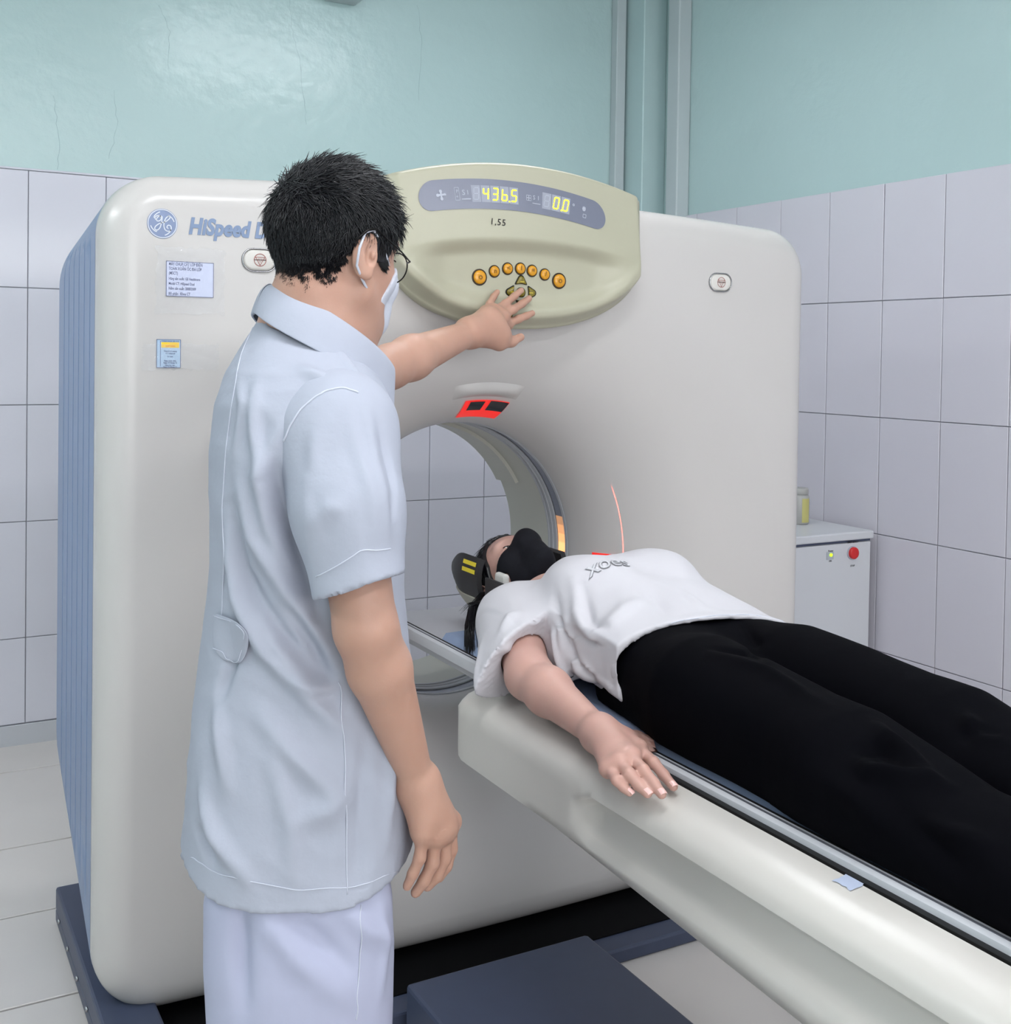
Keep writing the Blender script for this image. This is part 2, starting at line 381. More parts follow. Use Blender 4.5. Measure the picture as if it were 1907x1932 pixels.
box('box_body', (1.54, 4.19, 2.790), (1.675, WY-.001, 2.95), 'conduit', wbx, .006); box('box_cover', (1.532, 4.182, 2.80), (1.683, 4.192, 2.945), 'lamp_body', wbx, .004)
tube_lamp(1.15, 2.8, 2.25, 2.8, 2.96, 'fluorescent lamp above the back of the scanner', LP*.6)
tube_lamp(-1.5, 1.7, -1.5, 2.9, 2.84, 'fluorescent lamp near the left wall', LP*1.5)
tube_lamp(.1, .95, 1.3, .95, 2.84, 'fluorescent lamp over the camera position', LP)
tube_lamp(1.6, -.4, 2.8, -.4, 2.84, 'fluorescent lamp over the foot of the table', LP)
tube_lamp(-.6, -1.2, .6, -1.2, 2.84, 'fluorescent lamp behind the camera position', LP)
# ================================================================== SCANNER
mat('cover', (198, 194, 191), .26, .5, noise=.012, nscale=2.5)
mat('cover_blue', (124, 142, 174), .38, .45, noise=.03, nscale=3)
mat('groove_blue', (82, 98, 132), .5, .3)
mat('panel_khaki', (172, 169, 148), .33, .5, noise=.02, nscale=4)
mat('display_grey', (112, 115, 131), .25, .5)
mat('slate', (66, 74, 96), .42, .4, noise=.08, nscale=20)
mat('black', (10, 10, 12), .45, .4)
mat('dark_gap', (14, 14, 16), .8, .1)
mat('bore_cream', (192, 191, 180), .35, .5)
mat('ring_grey', (176, 178, 182), .3, .5)
mat('mylar', (128, 132, 146), .18, .6)
mat('logo_blue', (132, 146, 178), .35, .4)
mat('logo_white', (214, 218, 226), .35, .4)
mat('letter_blue', (126, 144, 174), .4, .4)
mat('amber', (206, 144, 30), .16, .6)
mat('amber_dark', (120, 78, 14), .4, .4)
mat('amber_rim', (48, 36, 20), .4, .4)
mat('olive', (122, 108, 34), .2, .6)
mat('olive_mark', (200, 180, 60), .4, .4)
mat('icon', (176, 180, 192), .4, .4)
mat('ghost', (152, 155, 168), .4, .4)
mat('digit', (250, 250, 60), .4, .3, emit=(250, 252, 40), estr=1.6)
mat('ink', (40, 38, 42), .6, .2)
mat('chrome', (170, 170, 172), .22, .5, metal=1)
mat('red_glow', (236, 48, 44), .3, .5, emit=(255, 40, 34), estr=.55)
mat('window_black', (44, 44, 48), .12, .6)
mat('lamp_orange', (255, 190, 120), .4, .3, emit=(255, 178, 96), estr=2.2)
mat('beige_button', (214, 210, 204), .35, .4)
mat('red_mark', (150, 84, 78), .5, .3)
GX, GY, GZ = 1.30, 2.30, .875
BY = 2.95
gan = empty('ct_scanner', (GX, (GY+BY)/2, 0), 'big cream CT scanner ring with blue ribbed side and khaki control panel', 'CT scanner')
def outline(hw=.919, zb=.055, zt=1.752, arch=.026, rt=.125, rb=.135, n=18):
    P = []
    def arc(cx, cz, r_, a0, a1, m=n): 
        for i in range(m+1): a = radians(a0+(a1-a0)*i/m); P.append((cx+r_*cos(a), cz+r_*sin(a)))
    for i in range(30): P.append((GX+hw, zb+rb+(zt-rt-zb-rb)*(i+.0)/30))
    arc(GX+hw-rt, zt-rt, rt, 0, 90)
    for i in range(1, 40): t = i/40; P.append((GX+(hw-rt)*(1-2*t), zt+arch*sin(pi*t)))
    arc(GX-hw+rt, zt-rt, rt, 90, 180)
    for i in range(1, 30): P.append((GX-hw, zt-rt-(zt-rt-zb-rb)*i/30))
    arc(GX-hw+rb, zb+rb, rb, 180, 270)
    for i in range(1, 44): t = i/44; P.append((GX-(hw-rb)*(1-2*t), zb-.012*sin(pi*t)))
    arc(GX+hw-rb, zb+rb, rb, 270, 359)
    return np.array(P)
OUT = outline()
def inset(P, e):                               # move the outline inwards
    T = np.roll(P, -1, 0)-np.roll(P, 1, 0); T /= np.linalg.norm(T, axis=1)[:, None]; Nn = np.stack([-T[:, 1], T[:, 0]], 1); return P+Nn*e
def row(P, y): return [(p[0], y, p[1]) for p in P]
ERD = .068
R1 = []
for y in (GY+.085, GY+.075, ERD+GY+.005): R1.append(row(OUT, y))
for i in range(1, 9): a = pi/2*i/8; R1.append(row(inset(OUT, ERD*(1-cos(a))), GY+ERD*(1-sin(a))))
edge = inset(OUT, ERD); ang = np.arctan2(edge[:, 1]-GZ, edge[:, 0]-GX); rad = np.hypot(edge[:, 0]-GX, edge[:, 1]-GZ)
RB, RI, RYD = .80, .352, .30
bowl = np.minimum(RB, rad-.004)
def bowl_prof(t):                              # 0 at the rim, 1 at the ring: fraction inwards, fraction of depth
    a = t*pi/2; return sin(a)**1.0, (1-cos(a))**1.0
def pol(r_, y): return [(GX+r_[i]*cos(ang[i]), y, GZ+r_[i]*sin(ang[i])) for i in range(len(ang))]
for t in (.25, .5, .75, .93, 1): R1.append(pol(rad+(bowl-rad)*t, GY))
for i in range(1, 33):
    t = i/32; f, g = bowl_prof(t); f2 = .08*t/1+.92*f; R1.append(pol(bowl+(RI-bowl)*min(1, f2), GY+RYD*(.17*t+.83*g)))
for d in (.008, .016): R1.append(pol(np.full(len(ang), RI), GY+RYD+d))
v, f = strip_loft(R1, True); fc = obj('front_cover', v, [q[::-1] for q in f], 'cover', gan)
# side and back covers: blue, ribbed, the back lower corners cut back
def outl(y):
    t = (y-(GY+.09))/(BY-GY-.09); t = min(1, max(0, t))
    return outline(rt=.125+.045*t, rb=.135+.33*t, zt=1.752-.045*t, hw=.919, arch=.026*(1-t))
nr = 7; ribs = []
for i in range(nr):
    y0 = GY+.145+i*.072
    if y0 < BY-.08: ribs.append(y0)
prof = [(GY+.083, .0), (GY+.0855, .0), (GY+.09, 0)]
for y0 in ribs: prof += [(y0-.0055, 0), (y0-.0025, .007), (y0+.0025, .007), (y0+.0055, 0)]
prof += [(BY-.06, 0), (BY-.035, .008), (BY-.012, .03), (BY, .06)]
def ribmask(P):                                # ribs only on the upright sides
    m = np.clip((np.abs(P[:, 0]-GX)-.80)/.06, 0, 1); z = P[:, 1]; return m*np.clip((1.62-z)/.01, 0, 1)*np.clip((z-.30)/.05, 0, 1)
rws = []
for y, e in prof:
    P = outl(y); m = ribmask(P) if e == .007 else np.ones(len(P)); P2 = inset(P, 1.0); P = P+(P2-P)*(e*m)[:, None]; rws.append(row(P, y))
v, f = strip_loft(rws, True)
# top and bottom are cream, sides are blue
fb, fcm = [], []
for q in f:
    c = np.mean([v[i] for i in q], 0); (fb if (c[0]-GX)**2 > .74**2 and c[2] < 1.735 else fcm).append(q[::-1])
for s, nm in ((-1, 'left'), (1, 'right')):
    ff = [q for q in fb if (np.mean([v[i][0] for i in q])-GX)*s > 0]
    edge_split(obj('side_cover', v, ff, 'cover_blue', gan), 50)
obj('top_cover', v, fcm, 'cover', gan)
# back cover with flare to the rear opening
Pb = inset(outl(BY), .058); a2 = np.arctan2(Pb[:, 1]-GZ, Pb[:, 0]-GX); r2 = np.hypot(Pb[:, 0]-GX, Pb[:, 1]-GZ)
Rb = [row(Pb, BY)]
for t in (.3, .6, .9): rr = r2+(.42-r2)*t; Rb.append([(GX+rr[i]*cos(a2[i]), BY, GZ+rr[i]*sin(a2[i])) for i in range(len(a2))])
for t in np.linspace(0, 1, 7): rr = .40-.05*sin(t*pi/2); Rb.append([(GX+rr*cos(a), BY-.0-.03*t, GZ+rr*sin(a)) for a in a2])
v, f = strip_loft(Rb, True); obj('back_cover', v, f, 'bore_cream', gan)
def ring(name, prof_, m, p=gan, a0=0, a1=360, n=128, label=None):
    full = abs(a1-a0) >= 360; k = n if full else n+1
    rws = [[(GX+r_*cos(radians(a0+(a1-a0)*j/n)), y, GZ+r_*sin(radians(a0+(a1-a0)*j/n))) for j in range(k)] for r_, y in prof_]
    v, f = strip_loft(rws, full); return edge_split(obj(name, v, f, m, p, True, label), 30)
y0 = GY+RYD+.016
ring('bore_liner', [(.353, y0+.095), (.349, y0+.10), (.347, y0+.16), (.3475, BY-.02)], 'bore_cream')
ring('bore_liner_lip', [(.3475, y0+.2), (.338, y0+.203), (.338, BY-.015), (.348, BY-.013)], 'bore_cream', a0=28, a1=152, n=60)
ring('ring_gap', [(RI+.004, y0-.010), (RI+.006, y0+.008)], 'dark_gap')
ring('scan_ring', [(RI+.002, y0+.001), (.350, y0+.004), (.350, y0+.014), (.353, y0+.016)], 'ring_grey')
ring('scan_window', [(.354, y0+.016), (.354, y0+.055)], 'mylar')
ring('scan_ring', [(.353, y0+.055), (.350, y0+.057), (.350, y0+.072), (.348, y0+.074), (.348, y0+.080), (.351, y0+.081), (.351, y0+.092), (.348, y0+.094), (.348, y0+.10)], 'ring_grey')
for a_, b_, s_ in ((-6, 2, 1.6), (2, 6, 1.1), (6, 10, .7), (10, 14, .35)):
    m_ = mat('lamp_orange_%d' % a_, (230, 190, 160), .4, .3, emit=(255, 170, 96), estr=s_); ring('alignment_light', [(.3528, y0+.018), (.3528, y0+.053)], m_.name, a0=a_, a1=b_, n=10, label='glowing orange positioning light in the ring')
# base frame
bm = bmesh.new(); box_bm(bm, (.387, 2.13, 0), (2.21, 2.93, .035), .006, 2); objb('base_frame', bm, 'slate', gan)
for s in (0, 1):
    x0 = .387 if s == 0 else 2.10
    bm = bmesh.new(); box_bm(bm, (x0, 2.19, .03), (x0+.11, 2.93, .085), .006, 2); b_ = objb('base_rail', bm, 'slate', gan)
    for yy in (2.3, 2.45, 2.58, 2.72, 2.86):
        tube('bolt', [(x0-.004, yy, .03), (x0+.002, yy, .03)], .006, 'chrome', b_, 8)
box('shade_plate', (.50, 2.19, .034), (2.10, 2.5, .0385), 'dark_gap', gan)  # black sheet stands in for the shadow under the cover
box('inner_frame', (.72, 2.46, .03), (1.9, 2.9, .16), 'black', gan, .01)

# ---- control panel
def zt_(x): u = (x-GX)/.335; return 1.778+.052*(1-u*u)
def zb_(x): u = min(1, abs((x-GX)/.335)); return 1.628-.167*sqrt(max(0, 1-u**2.1))
def arch_z(x): u = (x-GX)/.30; return 1.662-.030*u*u            # crease between display and key area
def sst(a, b, x): t = np.clip((x-a)/(b-a), 0, 1); return t*t*(3-2*t)
def ph(x, z):                                                     # how far the panel stands out
    u = abs((x-GX)/.335); az = arch_z(x); top = zt_(x); bot = zb_(x)
    d = .052-.022*(z-az)/.16 if z > az else .052
    dish = sst(az+.006, az-.034, z)*(1-sst(.62, .95, abs(x-GX)/.30))*.022*(sst(0, .06, z-bot)*.8+.2*(1))
    fade = 1-sst(.86, 1.0, u)
    rim = sst(0, .030, z-bot)
    d = d-dish+.012*math.exp(-((z-bot-.045)/.02)**2)*(1-sst(.7, 1, u))
    side = sst(1.0, .93, u)
    return (d*(.30+.70*rim))*(.35+.65*side)
def psurf(x, z): return GY-ph(x, z)
NXp, NZp = 110, 80; rws = []
for j in range(NZp+1):
    r_ = []
    for i in range(NXp+1):
        u = -1+2*i/NXp; u = sin(u*pi/2)*.35+u*.65; x = GX+.335*u; z = zb_(x)+(zt_(x)-zb_(x))*j/NZp; r_.append((x, psurf(x, z), z))
    rws.append(r_)
top = rws[-1]
for k in range(1, 7): a = pi/2*k/6; rws.append([(p[0], p[1]+.02*(1-cos(a)) + (.0 if k < 6 else 0), p[2]+.010*sin(a)) for p in top])
rws.append([(p[0], GY+.16, p[2]+.008) for p in top])
bot = rws[0]; rws = [[(p[0], GY+.02, p[2]) for p in bot]]+rws
rws = [[(r_[0][0], GY+.05, r_[0][2])]+r_+[(r_[-1][0], GY+.05, r_[-1][2])] for r_ in rws]
v, f = strip_loft(rws); cp = obj('control_panel', v, [q for q in f], 'panel_khaki', gan, label='khaki control panel')
def skin_patch(name, poly_rows, m, p, off=.0012):
    rr = [[(x, psurf(x, z)-off, z) for x, z in r_] for r_ in poly_rows]; v, f = strip_loft(rr); return obj(name, v, f, m, p)
def dz(x): u = (x-DX)/.243; return 1.762-.028*u*u-.006*u
DX = 1.272; rw = []
for j in range(9):
    w_ = -1+2*j/8; r_ = []
    for i in range(61):
        u = sin((-1+2*i/60)*pi/2); e = .034; ux = DX+.243*u; d = max(0, abs(ux-DX)-(.243-e)); hh = sqrt(max(1e-9, e*e-d*d)); x = ux; r_.append((x, dz(x)+hh*w_))
    rw.append(r_)
disp = skin_patch('display', rw, 'display_grey', cp)
def on_panel(name, v, f, cx, cz, rot, m, p, off=.0022):
    c, s_ = cos(rot), sin(rot); V = [(cx+a[0]*c-a[1]*s_, psurf(cx+a[0]*c-a[1]*s_, cz+a[0]*s_+a[1]*c)-off-a[2], cz+a[0]*s_+a[1]*c) for a in v]
    return obj(name, V, f, m, p, False)
SEG = {'a': ((-1, 1), (1, 1)), 'b': ((1, 1), (1, 0)), 'c': ((1, 0), (1, -1)), 'd': ((-1, -1), (1, -1)), 'e': ((-1, 0), (-1, -1)), 'f': ((-1, 1), (-1, 0)), 'g': ((-1, 0), (1, 0))}
DG = {'4': 'fgbc', '3': 'abgcd', '6': 'fgedc', '5': 'afgcd', '0': 'abcdef', '8': 'abcdefg'}
def digit(ch, cx, cz, rot, m='digit', w_=.0062, h=.0132, th=.0030):
    V, Fc = [], []
    for s_ in DG[ch]:
        (x0, z0), (x1, z1) = SEG[s_]; g = .12
        a = np.array([x0*w_, z0*h]); b = np.array([x1*w_, z1*h]); d = b-a; a2_ = a+d*g*.6; b2_ = b-d*g*.6; n = np.array([-d[1], d[0]])/np.linalg.norm(d)*th/2; k = len(V)
        sh = .14
        for q in (a2_-n, b2_-n, b2_+n, a2_+n): V.append((q[0]+q[1]*sh, q[1], .0003))
        Fc.append((k, k+1, k+2, k+3))
    return on_panel('digit', V, Fc, cx, cz, rot, m, disp)
def dgrow(chars, x0, x1, ghosts=0):
    n = len(chars)+ghosts; st = (x1-x0)/n
    for i in range(n):
        cx = x0+st*(i+.5); cz = dz(cx); rot = atan2(dz(cx+.01)-dz(cx-.01), .02)
        on_panel('digit_field', [(-st/2+.0008, -.019, 0), (st/2-.0008, -.019, 0), (st/2-.0008, .019, 0), (-st/2+.0008, .019, 0)], [(0, 1, 2, 3)], cx, cz, rot, 'ghost', disp, .0016)
        if i >= ghosts: digit(chars[i-ghosts], cx, cz, rot)
        else: digit('8', cx, cz, rot, 'icon', th=.0018)
xd = [on(p_, 380, y=GY-.035)[0] for p_ in (887, 976, 1020, 1073)]
dgrow('4365', xd[0], xd[1], 1); dgrow('00', xd[2], xd[3], 1)
for cx in (xd[0]+(xd[1]-xd[0])*.795, xd[2]+(xd[3]-xd[2])*.66):
    on_panel('decimal_point', [(-.0016, -.0016, .0003), (.0016, -.0016, .0003), (.0016, .0016, .0003), (-.0016, .0016, .0003)], [(0, 1, 2, 3)], cx, dz(cx)-.0145, 0, 'digit', disp)
def icon_rect(cx, w_, h, dzz=0, th=.0012, nm='icon_frame'):
    V, Fc = [], []
    for (a, b) in (((-w_, -h), (w_, -h)), ((w_, -h), (w_, h)), ((w_, h), (-w_, h)), ((-w_, h), (-w_, -h))):
        a = np.array(a); b = np.array(b); d = (b-a)/np.linalg.norm(b-a); n = np.array([-d[1], d[0]])*th/2; k = len(V)
        for q in (a-n, b-n, b+n, a+n): V.append((q[0], q[1], 0))
        Fc.append((k, k+1, k+2, k+3))
    on_panel(nm, V, Fc, cx, dz(cx)+dzz, atan2(dz(cx+.01)-dz(cx-.01), .02), 'icon', disp)
def icon_text(s, cx, size, dzz=0, m='icon', bold=True):
    v, f = text_geo(s, size, bold, align='CENTER', extr=.0001); v[:, 1] -= size*.35
    on_panel('icon', v, f, cx, dz(cx)+dzz, atan2(dz(cx+.01)-dz(cx-.01), .02), m, disp)
X_ = lambda p_: on(p_, 385, y=GY-.035)[0]
icon_rect(X_(860), .0055, .014); icon_text('P', X_(860), .010, .006); icon_text('+', X_(860), .010, -.006)
icon_text('S', X_(872), .017, .003); icon_text('I', X_(880), .014, .003); icon_text('—', X_(877), .022, -.010)
icon_text('✢', X_(830), .03); icon_rect(X_(830), .0055, .0015); icon_rect(X_(830), .0015, .009)
icon_rect(X_(995), .006, .006); icon_rect(X_(995), .006, .0004); icon_rect(X_(995), .0004, .006)
icon_text('S', X_(1005), .014, .003); icon_text('I', X_(1013), .014, .003); icon_text('—', X_(1009), .020, -.009)
icon_text('°', X_(1079), .02, .002); icon_text('※', X_(1099), .018, .006); icon_rect(X_(1099), .004, .004, -.012); icon_text('o', X_(1099), .018, .006)
v, f = text_geo('1,55', .021, False, .1, 1.15, .0001); q = on(923, 423, y=psurf(1.226, 1.70)); on_panel('handwriting', v, f, q[0], q[2], radians(-2), 'ink', cp, .0015)
# keys
def dome(name, shape, cx, cz, h, m, p, rimm='amber_rim', rw_=.0022):
    n = len(shape); yb = psurf(cx, cz); V = []; Fc = []
    def rr(scale, off): return [(cx+a*scale, yb-off, cz+b*scale) for a, b in shape]
    v, f = strip_loft([rr(1+rw_/.010, -.002), rr(1+rw_/.010, .0016), rr(1.0, .002), rr(1.0, .0)], True); ob = obj(name+'_rim', v, f, rimm, p)
    rows_ = [rr(1, .001), rr(1, .003), rr(.9, .003+h*.55), rr(.7, .003+h*.85), rr(.4, .003+h), rr(.05, .003+h)]; v, f = strip_loft(rows_, True); f.append([len(v)-n+i for i in range(n)][::1])
    return obj(name, v, f, m, p)
circ = lambda r_: [(r_*cos(2*pi*i/24), r_*sin(2*pi*i/24)) for i in range(24)]
KS = [(904, 523, .0155), (932, 512, .0118), (957, 507, .0118), (981, 507, .0118), (1003, 511, .0118), (1027, 518, .0118), (1054, 530, .0155)]
marks = ['✽', '∩', '‹', '¦', '≡', '›', '✽']
for (a, b, r_), ch in zip(KS, marks):
    q = on(a, b, y=GY-.030); k_ = dome('key', circ(r_), q[0], q[2], .004, 'amber', cp)
    v, f = text_geo('o' if ch == '✽' else {'∩': 'n', '‹': '<', '¦': 'I', '≡': '=', '›': '/'}[ch], r_*1.25, True, align='CENTER', extr=.0001); v[:, 1] -= r_*.32
    obj('key_symbol', [(q[0]+t[0], psurf(q[0], q[2])-.0075-t[2], q[2]+t[1]) for t in v], f, 'amber_dark', k_, False)
def rounded(poly, r_=.004, n=5):
    out = []; k = len(poly)
    for i in range(k):
        a, b, c = map(np.array, (poly[i-1], poly[i], poly[(i+1) % k])); p0 = b+(a-b)/np.linalg.norm(a-b)*r_; p1 = b+(c-b)/np.linalg.norm(c-b)*r_
        for j in range(n+1): t = j/n; out.append(tuple((1-t)**2*p0+2*t*(1-t)*b+t*t*p1))
    return out
q0 = on(982, 552, y=GY-.030)
for k, (dx, dz_) in enumerate(((0, 1), (1, 0), (-1, 0), (0, -1))):
    tri = [(-.0145, -.006), (0, -.0035), (.0145, -.006), (.004, .013), (-.004, .013)]
    a = {0: 0, 1: -pi/2, 2: pi/2, 3: pi}[k]; tr = [(x*cos(a)-z*sin(a), x*sin(a)+z*cos(a)) for x, z in tri]
    k_ = dome('arrow_key', rounded(tr, .0045), q0[0]+dx*.0245, q0[2]+dz_*.0245, .003, 'olive', cp, 'black')
    v = [(-.006, -.001), (.006, -.001), (.006, .001), (-.006, .001)]
    obj('key_symbol', [(q0[0]+dx*.0245+s_*.9, psurf(q0[0]+dx*.0245, q0[2]+dz_*.0245)-.0068, q0[2]+dz_*.0245+t_) for s_, t_ in v], [(0, 1, 2, 3)], 'olive_mark', k_, False)
dome('centre_key', circ(.010), q0[0]-.0, q0[2], .003, 'olive', cp, 'black')
for a, b in ((955, 596), (978, 600)):
    q = on(a, b, y=GY-.030); dome('small_key', circ(.006), q[0], q[2], .002, 'olive', cp, 'black')

# ---- lettering, logo and stop buttons on the cover
def on_cover(name, v, f, cx, cz, m, p, y=GY-.0012, rot=0):
    c, s_ = cos(rot), sin(rot); return obj(name, [(cx+a[0]*c-a[1]*s_, y-a[2], cz+a[0]*s_+a[1]*c) for a in v], f, m, p, False)
q = on(355, 440, y=GY); v, f = text_geo('HiSpeed Dual', .0445, True, .2, 1.03, .0004, xs=.80, res=4, off=.045); on_cover('lettering', v, f, q[0], q[2], 'letter_blue', gan)
q = on(306, 422, y=GY); lx, lz = q[0], q[2]
def disc(r0, r1, y, n=48):
    return strip_loft([[(lx+r_*cos(2*pi*i/n), y, lz+r_*sin(2*pi*i/n)) for i in range(n)] for r_ in (r0, r1)], True)
v, f = disc(.0295, .0001, GY-.0010); lg = obj('emblem', v, f, 'logo_blue', gan, False, 'round blue emblem')
v, f = disc(.0285, .0268, GY-.0016); obj('emblem_ring', v, f, 'logo_white', lg, False)
def stroke(pts, w_, nm='emblem_stroke', y=GY-.0018):
    P = np.array(pts, float); Q = []                                        # Catmull-Rom
    E = np.vstack([2*P[0]-P[1], P, 2*P[-1]-P[-2]])
    for i in range(1, len(E)-2):
        for t in np.linspace(0, 1, 6, endpoint=False):
            Q.append(.5*((2*E[i])+(-E[i-1]+E[i+1])*t+(2*E[i-1]-5*E[i]+4*E[i+1]-E[i+2])*t*t+(-E[i-1]+3*E[i]-3*E[i+1]+E[i+2])*t**3))
    Q.append(P[-1]); Q = np.array(Q); T = np.gradient(Q, axis=0); T /= np.linalg.norm(T, axis=1)[:, None]+1e-9; n = np.stack([-T[:, 1], T[:, 0]], 1)
    s_ = .029
    r_ = [[(lx+(a[0]-b[0]*w_)*s_, y, lz+(a[1]-b[1]*w_)*s_), (lx+(a[0]+b[0]*w_)*s_, y, lz+(a[1]+b[1]*w_)*s_)] for a, b in zip(Q, n)]
    v, f = strip_loft(r_); obj(nm, v, f, 'logo_white', lg, False)
stroke([(-.42, .22), (-.50, .36), (-.38, .50), (-.18, .52), (-.08, .38), (-.16, .20), (-.34, .16), (-.40, .28), (-.28, .44), (-.10, .50), (-.02, .42), (-.06, .10), (-.16, -.28), (-.34, -.46), (-.50, -.40), (-.46, -.22), (-.22, -.02), (.02, .08)], .035)
stroke([(.02, .08), (.20, .14), (.40, .30), (.50, .44), (.40, .52), (.24, .40), (.14, .16), (.10, -.16), (.20, -.42), (.42, -.50), (.58, -.36), (.56, -.14), (.40, -.08), (.30, -.22), (.40, -.32)], .035)
for k in range(4):
    a0 = radians(90*k+12); stroke([((.80-.02*i)*cos(a0+.16*i), (.80-.02*i)*sin(a0+.16*i)) for i in range(5)]+[((.66)*cos(a0+.80), (.66)*sin(a0+.80))], .035, 'emblem_swoosh')
def stop_button(px_, py_, hw, hh):
    q = on(px_, py_, y=GY); cx, cz = q[0], q[2]
    cap = lambda s_: [(cx+(hw-hh)*sg+(hh*s_)*cos(a), cz+hh*s_*sin(a)) for sg, A in ((1, np.linspace(-pi/2, pi/2, 13)), (-1, np.linspace(pi/2, 3*pi/2, 13))) for a in A]
    rr = lambda s_, y: [(a, y, b) for a, b in cap(s_)]
    v, f = strip_loft([rr(1.06, GY-.000), rr(1.05, GY-.004), rr(1.0, GY-.005), rr(.94, GY-.004), rr(.92, GY+.002)], True); b_ = obj('stop_button', v, f, 'chrome', gan, True, 'beige emergency stop button in a chrome frame')
    v, f = strip_loft([rr(.93, GY-.001), rr(.88, GY-.001), rr(.84, GY-.0045), rr(.70, GY-.0055), rr(.05, GY-.006)], True); obj('button_face', v, f, 'beige_button', b_)
    v, f = strip_loft([[(cx+r_*cos(2*pi*i/32), GY-.0064, cz+r_*sin(2*pi*i/32)) for i in range(32)] for r_ in (hh*.56, hh*.50)], True); obj('button_mark', v, f, 'red_mark', b_, False)
    for sc1 in (.52, .24):
        tri = [(0, -1), (.87, .5), (-.87, .5)]; v, f = strip_loft([[(cx+a*hh*sc1*k, GY-.0064, cz+b*hh*sc1*k) for a, b in tri] for k in (1, .80)], True); obj('button_mark', v, f, 'red_mark', b_, False)
    r_ = rr(.90, GY-.0012); v, f = strip_loft([r_, rr(.935, GY-.0012)], True); obj('button_gap', v, f, 'black', b_)
stop_button(489, 491, .036, .0235); stop_button(1358, 533, .036, .0235)
# laser windows in the bowl at top, left and right
def bowl_pt(a, r_):
    # depth of the bowl surface at radius r_
    rb = RB
    lo, hi = 0, 1
    for _ in range(40):
        t = (lo+hi)/2; f_, g_ = bowl_prof(t); rr = rb+(RI-rb)*min(1, .08*t+.92*f_)
        if rr > r_: lo = t
        else: hi = t
    t = (lo+hi)/2; f_, g_ = bowl_prof(t); return np.array([GX+r_*cos(a), GY+RYD*(.17*t+.83*g_), GZ+r_*sin(a)])
for nm, ac in (('top', 90), ('left', 180), ('right', -6)):
    def patch(name, aw0, aw1, r0, r1, m, p, off, taper=.75):
        rws = []
        for j in range(9):
            r_ = r0+(r1-r0)*j/8; rr = []
            for i in range(13):
                t = -1+2*i/12; wd = 1-(1-taper)*(j/8); a = radians(ac)+radians((aw0+aw1)/2+(aw1-aw0)/2*t*wd); P = bowl_pt(a, r_); P2 = bowl_pt(a, r_+.002); 
                tn = P2-P; tn /= np.linalg.norm(tn); cdir = np.array([sin(a), 0, -cos(a)]); n = np.cross(tn, cdir); n = n if n[1] < 0 or n@np.array([-cos(a), 0, -sin(a)]) > 0 else -n; n = n/np.linalg.norm(n)
                if n@np.array([-cos(a)*.5, -1, -sin(a)*.5]) < 0: n = -n
                rr.append(P+n*off)
            rws.append(rr)
        v, f = strip_loft(rws); return obj(name, v, f, m, p)
    lw = patch('laser_window', -10.5, 6.5, .372, .416, 'red_glow', gan, .0022, 1.0); lw['label'] = 'glowing red laser window with black panes'
    patch('window_pane', -10.3, -3.2, .391, .415, 'window_black', lw, .0034, 1.0)
    patch('window_pane', -1.2, 4.5, .391, .413, 'window_black', lw, .0034, 1.0)
ls = bpy.data.lights.new('laser_beam', 'SPOT'); ls.energy = 260; ls.color = (1, .08, .05); ls.shadow_soft_size = .0005; ls.spot_size = radians(17); ls.spot_blend = .5; ls.use_nodes = True
nt = ls.node_tree; em = nt.nodes['Emission']; tcn = nt.nodes.new('ShaderNodeTexCoord'); sp = nt.nodes.new('ShaderNodeSeparateXYZ'); ab = nt.nodes.new('ShaderNodeMath'); ab.operation = 'ABSOLUTE'; lt = nt.nodes.new('ShaderNodeMath'); lt.operation = 'LESS_THAN'; lt.inputs[1].default_value = .0009
nt.links.new(tcn.outputs['Normal'], sp.inputs[0]); nt.links.new(sp.outputs['X'], ab.inputs[0]); nt.links.new(ab.outputs[0], lt.inputs[0]); nt.links.new(lt.outputs[0], em.inputs['Strength'])
lso = bpy.data.objects.new('laser_beam', ls); COL.objects.link(lso); lp0 = Vector((.915, 2.43, 1.00)); lp1 = Vector((1.70, 2.455, .955)); dd = (lp1-lp0).normalized()
lso.matrix_world = Matrix.Translation(lp0) @ Matrix((Vector((0, 1, 0)).cross(dd).cross(dd).normalized(), dd.cross(Vector((0, 1, 0))).normalized(), -dd)).transposed().to_4x4(); lso.parent = gan; lso.matrix_parent_inverse = Matrix.Translation(-Vector(gan.location))
# ridge above the top laser window
rws = []
for j in range(9):
    t = j/8; r_ = .424+.035*t; rr = []
    for i in range(25):
        u = -1+2*i/24; a = radians(90+12*u); P = bowl_pt(a, r_); h = .010*sin(pi*t)*(1-abs(u)**4); rr.append(P+np.array([0, -h*.9-.0003, -h*.5]))
    rws.append(rr)
v, f = strip_loft(rws); obj('brow_ridge', v, f, 'cover', gan)
